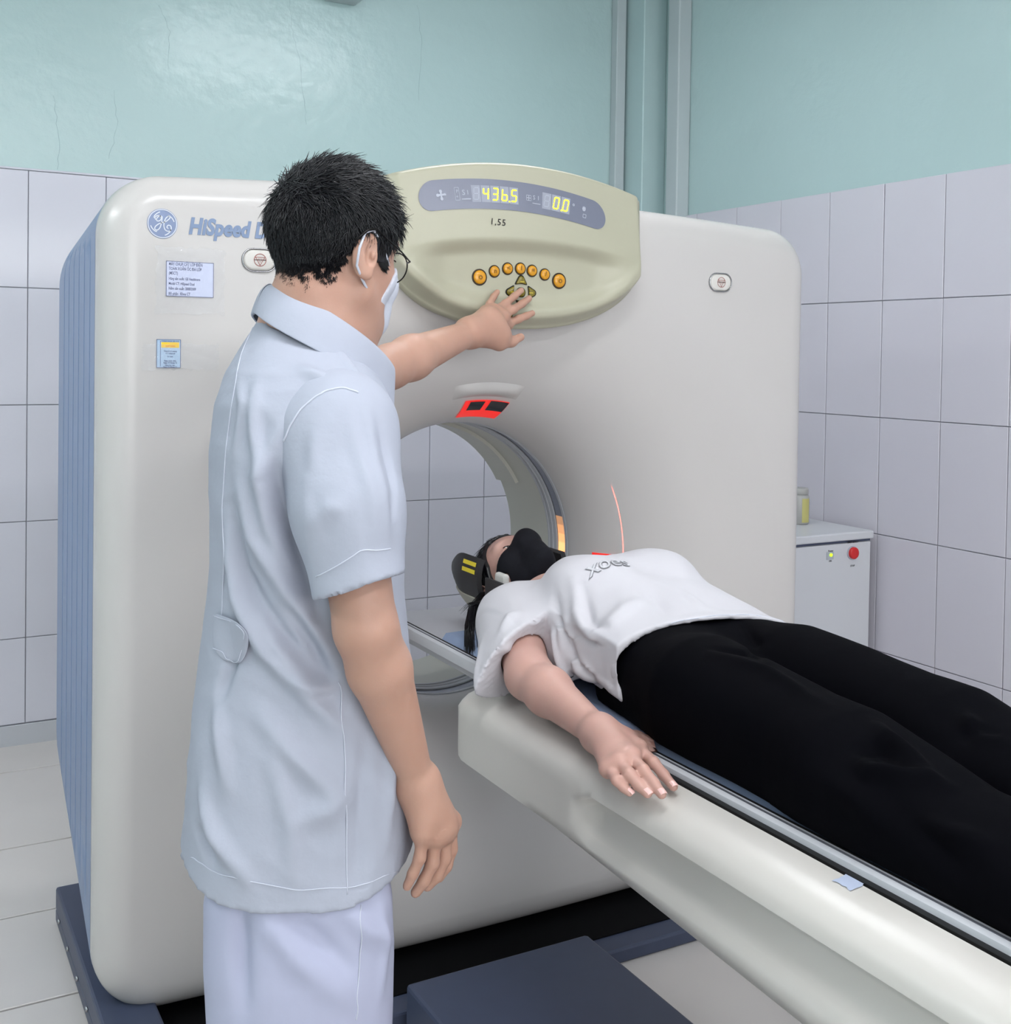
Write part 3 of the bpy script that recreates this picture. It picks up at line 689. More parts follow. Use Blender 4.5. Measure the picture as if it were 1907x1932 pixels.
# taped notices
mat('paper', (206, 212, 236), .6, .3)
mat('paper_blue', (176, 200, 224), .6, .3)
mat('yellow', (250, 206, 40), .5, .3)
mat('orange_ink', (226, 130, 40), .5, .3)
mat('ink_blue', (66, 74, 120), .6, .2)
def clear_mat():
    m = mat('clear_tape', (235, 238, 245), .08, .8, bump=1.0, bscale=38, bdist=.004); nt = m.node_tree; b = nt.nodes['Principled BSDF']
    b.inputs['Alpha'].default_value = .13; b.inputs['Coat Weight'].default_value = .6
clear_mat()
def wavy(name, x0, x1, z0, z1, m, p, y, amp=.0012, n=22, jag=.003):
    r_ = []
    for j in range(n+1):
        rr = []
        for i in range(n+1):
            x = x0+(x1-x0)*i/n; z = z0+(z1-z0)*j/n
            if i in (0, n): x += random.uniform(-jag, jag)
            if j in (0, n): z += random.uniform(-jag, jag)
            rr.append((x, y-abs(amp*(sin(x*170+z*60)+sin(z*210-x*90)))-random.uniform(0, amp*.3), z))
        r_.append(rr)
    v, f = strip_loft(r_); return obj(name, v, f, m, p)
# large notice
c0 = on(313, 492, y=GY); c1 = on(402, 562, y=GY); cx, cz = (c0[0]+c1[0])/2, (c0[2]+c1[2])/2; hw, hh = abs(c1[0]-c0[0])/2, abs(c0[2]-c1[2])/2
n1 = empty('printed_notice', (cx, GY-.001, cz), 'larger white printed equipment notice sealed under crinkled clear tape on the scanner', 'notice')
box('paper_sheet', (cx-hw, GY-.0026, cz-hh), (cx+hw, GY-.0014, cz+hh), 'paper', n1)
lines = [('MÁY CHỤP CẮT LỚP ĐIỆN', .0098, .90, True), ('TOÁN XOẮN ỐC ĐA LỚP', .0098, .77, True), ('(MSCT)', .0098, .64, True), ('Hãng sản xuất: GE Healthcare', .0088, .49, True), ('Model CT: HiSpeed Dual', .0088, .35, True), ('Năm sản xuất: 2008/2009', .0088, .21, True), ('Bộ phận : Khoa CT', .0094, .06, True)]
for s_, sz, fz, bd in lines:
    v, f = text_geo(s_, sz*.86, bd, extr=.00005, xs=.66, res=2, off=.01); obj('print', [(cx-hw+.005+a[0], GY-.0032-a[2], cz-hh+2*hh*fz-.0015+a[1]) for a in v], f, 'ink_blue', n1, False)
for (a0, b0, a1, b1) in ((-hw, -hh, hw, -hh+.001), (-hw, hh-.001, hw, hh), (-hw, -hh, -hw+.001, hh), (hw-.001, -hh, hw, hh)):
    box('print_border', (cx+a0, GY-.0030, cz+b0), (cx+a1, GY-.0026, cz+b1), 'ink_blue', n1)
wavy('clear_tape', cx-hw-.02, cx+hw+.022, cz-hh-.034, cz+hh+.028, 'clear_tape', n1, GY-.0036)
# small notice
c0 = on(295, 640, y=GY); c1 = on(340, 694, y=GY); cx, cz = (c0[0]+c1[0])/2, (c0[2]+c1[2])/2; hw, hh = abs(c1[0]-c0[0])/2, abs(c0[2]-c1[2])/2
n2 = empty('inspection_sticker', (cx, GY-.001, cz), 'small pale blue inspection sticker with a yellow band taped on the scanner', 'sticker')
box('paper_sheet', (cx-hw, GY-.0026, cz-hh), (cx+hw, GY-.0014, cz+hh), 'paper_blue', n2)
box('yellow_band', (cx-hw*.62, GY-.0030, cz+hh*.42), (cx+hw*.86, GY-.0026, cz+hh*.80), 'yellow', n2)
for (a0, b0, a1, b1) in ((-hw, -hh, hw, -hh+.0008), (-hw, hh-.0008, hw, hh), (-hw, -hh, -hw+.0008, hh), (hw-.0008, -hh, hw, hh), (-hw*.70, -hh*.9, -hw*.67, hh*.9)):
    box('print_border', (cx+a0, GY-.0030, cz+b0), (cx+a1, GY-.0026, cz+b1), 'ink_blue', n2)
for s_, fz, m_ in (('CONG HOA XA HOI', .93, 'ink_blue'), ('KIEM DINH', .76, 'orange_ink'), ('Thiet bi X quang', .58, 'ink_blue'), ('CT HiSpeed', .50, 'ink_blue'), ('So tem', .39, 'ink_blue'), ('Ngay kiem dinh', .24, 'ink_blue'), ('Ngay 10 thang 12', .17, 'ink_blue'), ('Hieu luc den', .08, 'ink_blue'), ('Ngay 10 thang 12', .02, 'ink_blue')):
    v, f = text_geo(s_, .0042, True, extr=.00004, align='CENTER', xs=.9, res=1); obj('print', [(cx+hw*.12+a[0], GY-.0034-a[2], cz-hh+2*hh*fz-.001+a[1]) for a in v], f, m_, n2, False)
wavy('clear_tape', cx-hw-.028, cx+hw+.075, cz-hh-.004, cz+hh-.008, 'clear_tape', n2, GY-.0036)

# ================================================================== PATIENT TABLE
mat('table_white', (200, 196, 190), .3, .5, noise=.015, nscale=3)
mat('rail', (84, 86, 94), .35, .5)
mat('rail_light', (196, 197, 202), .35, .5)
mat('pad_blue', (140, 156, 184), .75, .2, bump=.3, bscale=300)
tab = empty('patient_table', (GX, 1.3, 0), 'long white patient table with side groove running out of the scanner bore', 'table')
TE = -.55                                                        # foot end of the table
def hprof(y):                                                    # housing cross-section, left half (x from the middle, z)
    b = .567+(y-1.06)*.045; b = max(b, .52)
    return [(-.17, b-.012), (-.262, b), (-.290, b+.008), (-.2995, min(b+.030, .608)), (-.301, .614), (-.289, .627), (-.274, .642), (-.267, .682), (-.269, .6905), (-.297, .6940), (-.3030, .6985), (-.301, .712), (-.292, .724), (-.278, .735), (-.255, .742), (-.232, .746), (-.226, .748), (-.2225, .744), (-.2225, .700)]
def groove_open(y): return sst(1.57, 1.50, y)
rws = []
ysT = [TE, TE+.01]+list(np.linspace(TE+.05, 1.45, 24))+list(np.linspace(1.47, 1.60, 20))+list(np.linspace(1.7, 1.94, 8))+[1.965, 1.985, 1.998, 2.006, 2.010]
for y in ysT:
    P = hprof(y); g = groove_open(y); Q = []
    mid = [(-.300, .046), ]
    for k, (x, z) in enumerate(P):
        if 4 <= k <= 10:
            x0 = -.3005; 
            zc = (z-.655)*(.25+.75*max(.0, g)**.5)+.655; x = x0+(x-x0)*g; zl = P[3][1]+.004+(.699-P[3][1]-.004)*(k-3)/8; z = zc*g+zl*(1-g)
        Q.append((x, z))
    e = max(0, (y-1.955)/.055); sh = 1-.10*(1-sqrt(max(0, 1-e*e))) if e > 0 else 1
    zc = .66; Q = [(x*(sh), zc+(z-zc)*(1-.35*(1-sqrt(max(0, 1-e*e))))) for x, z in Q]
    rws.append([(GX+x, y, z) for x, z in Q]+[(GX-x, y, z) for x, z in Q[::-1]])
v, f = strip_loft(rws); n = len(rws[0]); f = list(f)
f += [tuple(range(n)), tuple(range(len(v)-n, len(v)))[::-1]]
hs = edge_split(obj('table_housing', v, [q[::-1] for q in f], 'table_white', tab), 60)
# side groove trim and the lower seam
# cradle
rws = []
CT = .762
for y in (TE-.02, 2.62):
    pr = [(-.205, CT-.030), (-.2115, CT-.026), (-.213, CT-.014), (-.2115, CT-.004), (-.206, CT), (-.196, CT), (-.190, CT-.006), (-.17, CT-.012), (0, CT-.016)]
    pr = pr+[(-x, z) for x, z in pr[-2::-1]]; pr += [(.19, CT-.05), (-.19, CT-.05)]
    rws.append([(GX+x, y, z) for x, z in pr])
v, f = strip_loft(rws, True); n = len(rws[0]); f += [tuple(range(n)), tuple(range(n, 2*n))[::-1]]
cr = edge_split(obj('cradle', v, [q[::-1] for q in f], 'rail_light', tab), 40)
for s in (-1, 1):
    box('rail_strip', (GX+s*.2035-.0016, TE-.02, CT-.004), (GX+s*.2035+.0016, 2.6, CT+.0012), 'rail', cr)
    box('rail_strip', (GX+s*.1925-.001, TE-.02, CT-.004), (GX+s*.1925+.001, 2.6, CT+.0006), 'black', cr)
    box('gap_seal', (GX+s*.2175-.0055, TE, CT-.034), (GX+s*.2175+.0055, 2.005, CT-.0115), 'black', tab)
box('track_bed', (GX-.216, TE+.01, .70), (GX+.216, 1.99, .712), 'black', tab)
rws = []
for y in np.linspace(TE, 2.30, 60):
    r_ = []
    for x in np.linspace(-.186, .186, 25):
        e = max(0, abs(x)-.17)/.016; r_.append((GX+x, y, CT-.012+.020*sqrt(max(0, 1-e*e))+.0016*sin(y*9+x*13)*(1-e)))
    rws.append(r_)
v, f = strip_loft(rws); obj('pad', v, f, 'pad_blue', tab, True, 'blue-grey fabric pad')
# lifting column and foot
box('column', (1.12, -.2, .10), (1.50, .62, .53), 'table_white', tab, .03, 3)
bm = bmesh.new(); box_bm(bm, (.946, -.40, 0), (1.385, 2.09, .118), .008, 2); objb('foot', bm, 'slate', tab)
# small blue film on the shoulder
mat('film_blue', (186, 196, 218), .15, .6)
q = on(1612, 1665, z=.744); fl1 = wavy('tape_scrap', q[0]-.022, q[0]+.003, q[1]-.016, q[1]+.014, 'film_blue', None, 0, .0, 6, .002)
me = fl1.data
for vv in me.vertices: a, b, c = vv.co; vv.co = (a, c, .7475+.0006*sin(a*300)+(q[0]-1.06)*.0)
tag(fl1, 'little scrap of pale blue tape on the white table shoulder', 'tape')
for v_ in fl1.data.vertices:
    X = v_.co.x-GX; v_.co.z = float(np.interp(X, [-.303, -.301, -.292, -.278, -.255, -.232, -.220], [.696, .710, .724, .735, .742, .746, .748]))+.0015
# ================================================================== CABINET, JAR
mat('cabinet_white', (206, 208, 212), .35, .4)
mat('cabinet_side', (176, 180, 190), .4, .4)
mat('red_button', (206, 38, 40), .3, .5)
mat('led', (190, 230, 60), .3, .4, emit=(190, 235, 40), estr=1.2)
mat('jar_grey', (168, 168, 164), .35, .5)
mat('jar_label', (196, 190, 120), .5, .4)
cab = empty('floor_cabinet', (2.77, 3.0, 0), 'low white metal cabinet with red push button in the corner beside the scanner', 'cabinet')
box('cabinet_body', (2.48, 2.86, .05), (3.052, 3.19, .772), 'cabinet_white', cab, .004)
box('cabinet_door', (2.484, 2.848, .06), (3.048, 2.862, .768), 'cabinet_white', cab, .003)
box('cabinet_top', (2.474, 2.842, .778), (3.058, 3.195, .806), 'cabinet_white', cab, .005)
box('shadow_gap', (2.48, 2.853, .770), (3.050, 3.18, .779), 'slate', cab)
box('plinth', (2.5, 2.88, 0), (3.04, 3.18, .05), 'slate', cab)
bq = on(1608, 1043, y=2.846)
def cyl(name, c, r_, d, m, p, n=32, prof=None):                  # axis towards -y
    prof = prof or [(1, 0), (1, .85), (.93, 1), (.6, 1.03), (.02, 1.05)]
    v, f = strip_loft([[(c[0]+r_*a*cos(2*pi*i/n), c[1]-d*b, c[2]+r_*a*sin(2*pi*i/n)) for i in range(n)] for a, b in prof], True); return obj(name, v, f, m, p)
cyl('button_collar', (bq[0], 2.848, bq[2]), .024, .004, 'cabinet_side', cab); cyl('push_button', (bq[0], 2.846, bq[2]), .0205, .012, 'red_button', cab)
lq = on(1567, 1047, y=2.846); box('led_plate', (lq[0]-.018, 2.8462, lq[2]-.016), (lq[0]+.014, 2.8485, lq[2]+.010), 'cabinet_side', cab); cyl('led', (lq[0], 2.846, lq[2]), .006, .004, 'led', cab, 12)
for s_, px_, py_, sz in (('Power', 1567, 1041, .009), ('ON', 1566, 1060, .008), ('EMERGENCY', 1609, 1024, .009), ('STOP', 1608, 1069, .009)):
    q = on(px_, py_, y=2.8475); v, f = text_geo(s_, sz, True, align='CENTER', extr=.0001, res=1); obj('lettering', [(q[0]+a[0], 2.8472-a[2], q[2]+a[1]) for a in v], f, 'ink', cab, False)
jar = empty('jar', (2.985, 3.03, .806), 'grey lidded jar with a yellow label standing on the white cabinet', 'jar')
jc = on(1541, 977, z=.806)
def lathe(name, c, prof, m, p, n=40): 
    v, f = strip_loft([[(c[0]+r_*cos(2*pi*i/n), c[1]+r_*sin(2*pi*i/n), c[2]+z) for i in range(n)] for r_, z in prof], True); return obj(name, v, f, m, p)
JX, JY = 2.925, 3.08
jar.location = (JX, JY, .806)
lathe('jar_body', (JX, JY, .806), [(.001, .0), (.036, .0), (.04, .004), (.04, .098), (.036, .104), (.033, .108), (.033, .112)], 'jar_grey', jar)
lathe('jar_lid', (JX, JY, .806), [(.036, .108), (.037, .110), (.037, .126), (.035, .129), (.001, .130)], 'jar_grey', jar)
v, f = strip_loft([[(JX+.0405*cos(radians(a)), JY+.0405*sin(radians(a)), .806+z) for a in np.linspace(-112, -62, 14)] for z in (.008, .094)]); obj('jar_label', v, f, 'jar_label', jar)
v, f = strip_loft([[(JX+.0409*cos(radians(a+z*120)), JY+.0409*sin(radians(a+z*120)), .806+z) for a in np.linspace(-52, -46, 3)] for z in np.linspace(.03, .08, 8)]); obj('jar_mark', v, f, 'ink_blue', jar)

# ================================================================== PEOPLE
def skin_mat(name, rgb, rgb2):
    m = mat(name, rgb, .48, .35, rgb2=rgb2, nscale=14, bump=.25, bscale=420, sss=.12, bdist=.0006); return m
skin_mat('skin_man', (187, 149, 131), (175, 133, 115)); skin_mat('skin_woman', (198, 160, 148), (186, 144, 132))
mat('lip', (170, 96, 88), .4, .4); mat('nail', (232, 190, 184), .25, .5); mat('eye_white', (225, 222, 218), .12, .5); mat('iris', (34, 22, 16), .1, .6)
mat('hair_black', (9, 9, 15), .36, .45, noise=.2, nscale=60); mat('brow_black', (40, 30, 28), .6, .3)
mat('stubble', (118, 92, 82), .7, .2, noise=.25, nscale=260)
mat('coat_white', (167, 171, 184), .72, .25, bump=.5, bscale=24, noise=.01, bdist=.004)
mat('coat_stitch', (196, 200, 212), .8, .2); mat('trouser_white', (172, 175, 197), .7, .25, bump=.2, bscale=14, bdist=.006)
mat('shirt_white', (200, 198, 203), .8, .2, bump=.25, bscale=22, bdist=.003)
mat('trouser_black', (3, 3, 7), .85, .05, bump=.4, bscale=10, bdist=.006)
mat('mask_white', (200, 203, 214), .75, .2, bump=.3, bscale=60); mat('mask_black', (14, 14, 22), .8, .25, bump=.3, bscale=30, bdist=.003)
mat('glasses_metal', (30, 28, 28), .3, .5, metal=.8)
mat('shoe', (40, 40, 44), .5, .4)
def lensm():
    m = mat('lens', (250, 250, 250), .03, .5); b = m.node_tree.nodes['Principled BSDF']; b.inputs['Alpha'].default_value = .12
lensm()
def nrm(v): v = np.array(v, float); return v/np.linalg.norm(v)
class Frame:                                   # local (forward, left, up) -> world
    def __init__(s, o, f, u, sc_=1.0):
        s.o = np.array(o, float); s.f = nrm(f); s.u = np.array(u, float); s.u = nrm(s.u-s.f*(s.u@s.f)); s.l = np.cross(s.u, s.f); s.s = sc_; s.R = np.array([s.f, s.l, s.u])
    def __call__(s, a, b=None, c=None):
        if b is None: a, b, c = a
        return s.o+s.s*(a*s.f+b*s.l+c*s.u)
    def loc(s, P): return ((np.asarray(P)-s.o)@s.R.T)/s.s
def head(F, H_, fem=False, ears=True, eyes=True):
    s = H_.s; E = lambda c, r, k=.02, op='u', R=None: F.ell(H_(c), np.array(r)*s, H_.R if R is None else R, k, op)
    Cn = lambda a, b, r0, r1, k=.02, op='u': F.cone(H_(a), H_(b), r0*s, r1*s, k, op)
    E((-.002, 0, .038), (.096, .076, .087)); E((.032, 0, .022), (.068, .064, .082), .03); E((.045, 0, -.038), (.050, .052, .060), .03)
    jw = .046 if fem else .054
    for b in (1, -1):
        Cn((.012, b*jw, -.050), (.070, b*.014, -.084), .020, .014, .03); E((.060, b*.036, -.020), (.030, .026, .026), .02)
        E((.082, b*.026, .036), (.016, .026, .009), .014); E((.099, b*.031, .012), (.014, .020, .013), .012, 's')
        Cn((.112, b*.008, -.026), (.112, b*.013, -.026), .007, .006, .008)
    E((.080, 0, -.084), (.020, .022, .017), .02); Cn((.094, 0, .018), (.113, 0, -.020), .008, .011, .012); Cn((.113, 0, -.020), (.102, 0, -.030), .010, .006, .01)
    E((.094, 0, -.052), (.010, .022, .006), .008); E((.092, 0, -.064), (.010, .019, .007), .008)
    if eyes:
        for b in (1, -1): E((.082, b*.031, .010), (.013, .015, .011), .004)
    for b in (1, -1):
        if ears:
            a = nrm((-.35, b*.94, 0)); a2 = nrm((.94, b*.35, -.10)); a3 = np.cross(a2, a); R = np.array([a2, a, a3])@H_.R
            c = (-.008, b*.083, .000)
            E(c, (.0200, .0085, .034), .004, 'u', R); E((-.002, b*.072, -.01), (.018, .010, .02), .01, 'u', R)
            E((-.0015, b*.0915, .004), (.0115, .0075, .021), .004, 's', R); E((-.004, b*.085, -.028), (.010, .006, .009), .005, 'u', R)
            E((.002, b*.087, .000), (.004, .006, .007), .004, 'u', R)
def poly_sd(px_, pz_, poly):
    d = np.full(np.broadcast(px_, pz_).shape, 1e9); ins = np.zeros(d.shape, bool); n = len(poly)
    for i in range(n):
        a, b = poly[i], poly[(i+1) % n]; ex, ez = b[0]-a[0], b[1]-a[1]; wx, wz = px_-a[0], pz_-a[1]; t = np.clip((wx*ex+wz*ez)/(ex*ex+ez*ez), 0, 1)
        d = np.minimum(d, (wx-ex*t)**2+(wz-ez*t)**2)
        c = ((a[1] > pz_) != (b[1] > pz_)) & (px_ < (b[0]-a[0])*(pz_-a[1])/(b[1]-a[1]+1e-12)+a[0]); ins ^= c
    d = np.sqrt(d); return np.where(ins, -d, d)
def mask_mesh(name, H_, poly, extra, m, p, off=.004, res=.0022, fem=False, col=None):
    lo = H_.o-.16; hi = H_.o+.16; F = Field(lo, hi, res); head(F, H_, fem, False, False)
    for a, b, r0, r1, k in extra: F.cone(H_(a), H_(b), r0*H_.s, r1*H_.s, k)
    F.D -= off; X, Y, Z = F.pts([0, 0, 0], F.n)
    lf = ((X-H_.o[0])*H_.R[0, 0]+(Y-H_.o[1])*H_.R[0, 1]+(Z-H_.o[2])*H_.R[0, 2])/H_.s; lu = ((X-H_.o[0])*H_.R[2, 0]+(Y-H_.o[1])*H_.R[2, 1]+(Z-H_.o[2])*H_.R[2, 2])/H_.s
    F.D = np.maximum(F.D, poly_sd(lf, lu, poly).astype(np.float32)*H_.s); P, Q = F.mesh(2); return fmesh(name, P, Q, m, p), F

# ------------------------------------------------------------------ THE MAN
man = empty('person', (.585, 1.62, 0), 'man in a short white coat with mask and glasses, pressing keys on the scanner', 'person')
vr = nrm((RT[0]*cos(radians(-9.9))+FW[0]*sin(radians(-9.9))*-1, RT[1]*cos(radians(-9.9))-FW[1]*sin(radians(-9.9)), 0))  # across the view at the man
va = radians(-28.97+9.5); E1 = np.array([cos(va), sin(va), 0]); E2 = np.array([-sin(va), cos(va), 0]); EZ = np.array([0, 0, 1.0])
fa = radians(22); Hm = Frame(at(623, 487, 1.665), (cos(fa), sin(fa), -.13), (0, 0, 1), .985)
SHn, ELn, WRn = at(634, 815, 1.56), at(690, 1185, 1.50), at(788, 1478, 1.60)
def pdep(px_, py_):
    t = 2.6
    for _ in range(12): q = at(px_, py_, t); t -= (q[1]-psurf(min(max(q[0], .98), 1.62), q[2]))/(at(px_, py_, 1)-CAM)[1]
    return t
atp = lambda a, b, o_: at(a, b, pdep(a, b)-o_)
WRl = at(886, 628, 2.43); ELl = at(735, 692, 2.20); SHl = at(600, 745, 1.93)
HIPC = at(575, 1370, 1.68)
F = Multi((.15, 1.15, -.01), (1.42, 2.45, 1.76), .0050, [((.43, 1.41, 1.405), (.79, 1.76, 1.76), .0021), ((.40, 1.24, .57), (.88, 1.62, 1.15), .0026), ((.70, 1.84, 1.29), (1.42, 2.42, 1.66), .0024)])
head(F, Hm)
nk0 = Hm(-.022, 0, -.045); nk1 = at(594, 640, 1.68); F.cone(nk0, nk1, .054, .060, .02); F.cone(Hm(.005, 0, -.06), nk1+E1*.018, .026, .032, .03)
chest = at(590, 820, 1.70); F.cone(SHn+(chest-SHn)*.15, SHl+(chest-SHl)*.25, .06, .06, .05); F.cone(nk1, chest, .08, .10, .06); F.cone(chest, HIPC, .10, .10, .05)
for b, sg in ((1, 1), (-1, -1)):
    hip = HIPC+E2*.085*b; kn = np.array([hip[0]+.02, hip[1], .47]); an = np.array([hip[0]-.01, hip[1], .09]); F.cone(hip, kn, .062, .05, .03); F.cone(kn, an, .05, .038, .03)
    F.cone(an, an+np.array([0, 0, -.05]), .042, .035, .02); F.cone(an+np.array([-.03, 0, -.06]), an+np.array([.15, -.02, -.065]), .032, .026, .02)
# near arm
F.cone(SHn, ELn, .050, .0415, .02); F.cone(ELn, ELn+(WRn-ELn)*.25, .0415, .0425, .012); F.cone(ELn+(WRn-ELn)*.25, WRn, .0425, .0235, .012)
# near (right) hand hanging, palm turned back
def hand(F, wrist, mcps, fingers, thumb, rp=.0135, rf=.0088, k=.012, back=None):
    for q in mcps: F.cone(wrist, q, .021, rp, .014)
    for a, b in zip(mcps[:-1], mcps[1:]): F.cone(a, b, rp*.98, rp*.98, .01)
    F.cone(wrist, sum(mcps)/len(mcps), .024, .0165, .016)
    for q, fg in zip(mcps, fingers):
        pts = [q]+fg[0]; r_ = fg[1]
        for i in range(len(pts)-1): F.cone(pts[i], pts[i+1], r_*(1.12-.10*i), r_*(1.04-.10*i), .005)
    for i in range(len(thumb)-1): F.cone(thumb[i], thumb[i+1], [.0175, .0125, .0105, .0095][i], [.0125, .0108, .0092, .008][i], .010)
dW = 1.60
mc = [at(797, 1572, 1.585), at(820, 1575, 1.60), at(840, 1566, 1.62), at(850, 1550, 1.642)]
fg = [([at(792, 1618, 1.583), at(779, 1648, 1.585), at(768, 1672, 1.59)], .0082), ([at(816, 1628, 1.60), at(800, 1662, 1.60), at(784, 1684, 1.605)], .0092),
      ([at(838, 1620, 1.62), at(824, 1652, 1.62), at(806, 1672, 1.622)], .0094), ([at(851, 1602, 1.645), at(842, 1634, 1.645), at(828, 1656, 1.645)], .009)]
th = [at(800, 1500, 1.625), at(822, 1545, 1.655), at(818, 1590, 1.665), at(806, 1620, 1.665)]
hand(F, WRn, mc, fg, th, .0145)
F.cone(WRn, at(826, 1545, 1.615), .023, .020, .02); F.cone(WRn, at(800, 1540, 1.59), .024, .018, .02)
# far (left) arm reaching to the keys
F.cone(SHl, ELl, .048, .042, .02); F.cone(ELl, ELl+(WRl-ELl)*.25, .0425, .043, .015); F.cone(ELl+(WRl-ELl)*.25, WRl, .0430, .0265, .02)
mc = [atp(955, 611, .042), atp(946, 597, .046), atp(932, 588, .046), atp(917, 590, .044)]
fg = [([atp(978, 602, .030), atp(993, 596, .021), atp(1004, 591, .0165)], .0088), ([atp(968, 584, .032), atp(985, 573, .023), atp(998, 563, .0175)], .0092),
      ([atp(953, 573, .032), atp(970, 559, .024), atp(983, 548, .0180)], .0088), ([atp(924, 573, .034), atp(931, 560, .022), atp(938, 551, .016)], .0080)]
th = [at(915, 638, 2.46), at(942, 650, 2.485), at(965, 645, 2.51), at(982, 636, 2.53)]
hand(F, WRl, mc, fg, th, .0150)
F.cone(WRl, at(925, 612, 2.47), .0275, .026, .02); F.cone(WRl, at(935, 632, 2.48), .026, .022, .02); F.cone(at(925, 600, 2.48), at(945, 628, 2.49), .022, .021, .02)
P, Q = F.mesh(2); bodyF = F
N_ = normals(P, Q)
mb = fmesh('body', P, Q, 'skin_man', man)
def assign(o, mask_v, m):
    me = o.data; me.materials.append(MATS[m]); k = len(me.materials)-1; mi = np.zeros(len(me.polygons), np.int32); fv = np.empty(len(me.loops), np.int32); me.loops.foreach_get('vertex_index', fv); q = fv.reshape(-1, 4)
    me.polygons.foreach_get('material_index', mi); mi[mask_v[q].all(1)] = k; me.polygons.foreach_set('material_index', mi)
# eyes
def eyes_(H_, p, open_=1.0):
    for b in (1, -1):
        F = Field(H_(.082, b*.031, .010)-.02, H_(.082, b*.031, .010)+.02, .0012); F.ell(H_(.0845, b*.031, .009), (.0115*H_.s, .0115*H_.s, .0062*open_*H_.s), H_.R, .001); P, Q = F.mesh(1); e = fmesh('eye', P, Q, 'eye_white', p)
        F = Field(H_(.095, b*.031, .010)-.01, H_(.095, b*.031, .010)+.01, .0008); F.ell(H_(.0935, b*.031, .009), (.0035*H_.s, .0052*H_.s, .0050*open_*H_.s), H_.R, .001); P, Q = F.mesh(1); fmesh('iris', P, Q, 'iris', e)
        tube('eyelashes', [H_(.092+.003*cos(a), b*.031+.013*sin(a), .0150*open_-.004+.0035*cos(a)) for a in np.linspace(-1.4, 1.4, 9)], .0011, 'brow_black', p, 5)
        rws = []
        for t in np.linspace(0, 1, 10):
            l_ = b*(.014+.036*t); ff = .097-.30*(l_*b)**1.6*4*.25; hh = .0038*(1-t*.7)
            zc = .037+.006*sin(t*2.2); ff = .100-.022*t-.012*t*t; rws.append([H_(ff-.004, l_, zc-hh), H_(ff, l_, zc-hh*.4), H_(ff-.0005, l_, zc+hh*.4), H_(ff-.005, l_, zc+hh)])
        v, f = strip_loft(rws); obj('eyebrow', v, f, 'brow_black', p)
eyes_(Hm, man)
# hair of the man: cap shell and locks
def cap_field(H_, fn, res=.003, ext=.17):
    F = Field(H_.o-ext, H_.o+ext, res); head(F, H_, False, False, False); fn(F); return F
def hair_shell(H_, region, thick, m, p, name='hair', res=.0028, extra=None, neck=False):
    F = Field(H_.o-.17, H_.o+.17, res); head(F, H_, False, False, False)
    if neck: F.cone(nk0, nk1, .054, .060, .02)
    X, Y, Z = F.pts([0, 0, 0], F.n)
    L = [((X-H_.o[0])*H_.R[i, 0]+(Y-H_.o[1])*H_.R[i, 1]+(Z-H_.o[2])*H_.R[i, 2])/H_.s for i in range(3)]
    F.D = F.D-thick(*L).astype(np.float32)
    if extra: extra(F)
    F.D = np.maximum(F.D, region(*L).astype(np.float32)); return F
def man_region(f, l, u):                       # below the hairline is positive
    line = np.where(f > .02, np.interp(f, [.02, .045, .056, .075, .083, .12], [-.004, -.004, .012, .062, .078, .082]), np.interp(f, [-.14, -.10, -.07, -.045, -.022, .02], [-.026, -.026, -.026, -.014, .018, -.002]))
    return (line-u)*.7
def man_thick(f, l, u):
    t = np.interp(u, [-.09, -.06, -.03, .01, .04, .08, .14], [.0016, .003, .006, .0095, .012, .016, .022])
    side = np.interp(f, [-.12, -.04, .0, .05, .09], [.40, .75, .90, .70, .55]); t = t*np.where(u < .045, np.interp(f, [.01, .045], [1, .35]), 1)
    return t*side+.0016*np.sin(f*210+l*90)*np.clip(u*20, 0, 1)
HF = hair_shell(Hm, man_region, man_thick, 'hair_black', man, res=.0026, neck=True); P, Q = HF.mesh(2); Nh = normals(P, Q); LQ = Hm.loc(P); P = P+Nh*((vnoise(LQ*np.array([.6, 1.6, 1]), 260, 31)*.0026+vnoise(LQ, 480, 32)*.0012)*np.clip((LQ[:, 2]+.03)*14, .1, 1))[:, None]; hr = fmesh('hair', P, Q, 'hair_black', man)
Nh = normals(P, Q); LP_ = Hm.loc(P); LN = Nh@Hm.R.T
# short faded hair below the main cut

def strands(H_, P, Nn, n, length, width, flow, name, m, p, lift=.35, seg=4, keep=None, curl=.2):
    LPp = H_.loc(P); idx = np.where(keep(LPp, Nn@H_.R.T))[0]; pick = RNG.choice(idx, n); V = []; Fc = []
    for i in pick:
        lp = LPp[i]; nl = (Nn[i]@H_.R.T); jt = RNG.normal(size=3)*.0016; lp = lp+jt-nl*(jt@nl); d = np.array(flow(lp), float)+RNG.normal(size=3)*curl; d = d-nl*(d@nl); d /= np.linalg.norm(d)+1e-9
        L = length(lp)*RNG.uniform(.65, 1.25); w_ = width*RNG.uniform(.6, 1.3); lf = lift*RNG.uniform(.3, 1.5); sd = np.cross(nl, d); base = lp-nl*.003; k0 = len(V)
        for s_ in range(seg+1):
            t = s_/seg; q = base+d*L*t+nl*(.003+L*(lf*t-(.22+lf*.3)*t*t*L/.05*.6))+sd*L*.12*sin(t*3+i); ww = w_*(1-t**1.6)+.00015
            for a in (-1, 1): V.append(H_(*(q+sd*ww*a+nl*ww*.3*a)))
            V.append(H_(*(q+nl*ww*.8)))
        for s_ in range(seg):
            a = k0+s_*3
            for u_, v_ in ((0, 2), (2, 1), (1, 0)): Fc.append((a+u_, a+v_, a+3+v_, a+3+u_))
    o = obj(name, V, Fc, m, p); o['kind'] = 'stuff'; return o
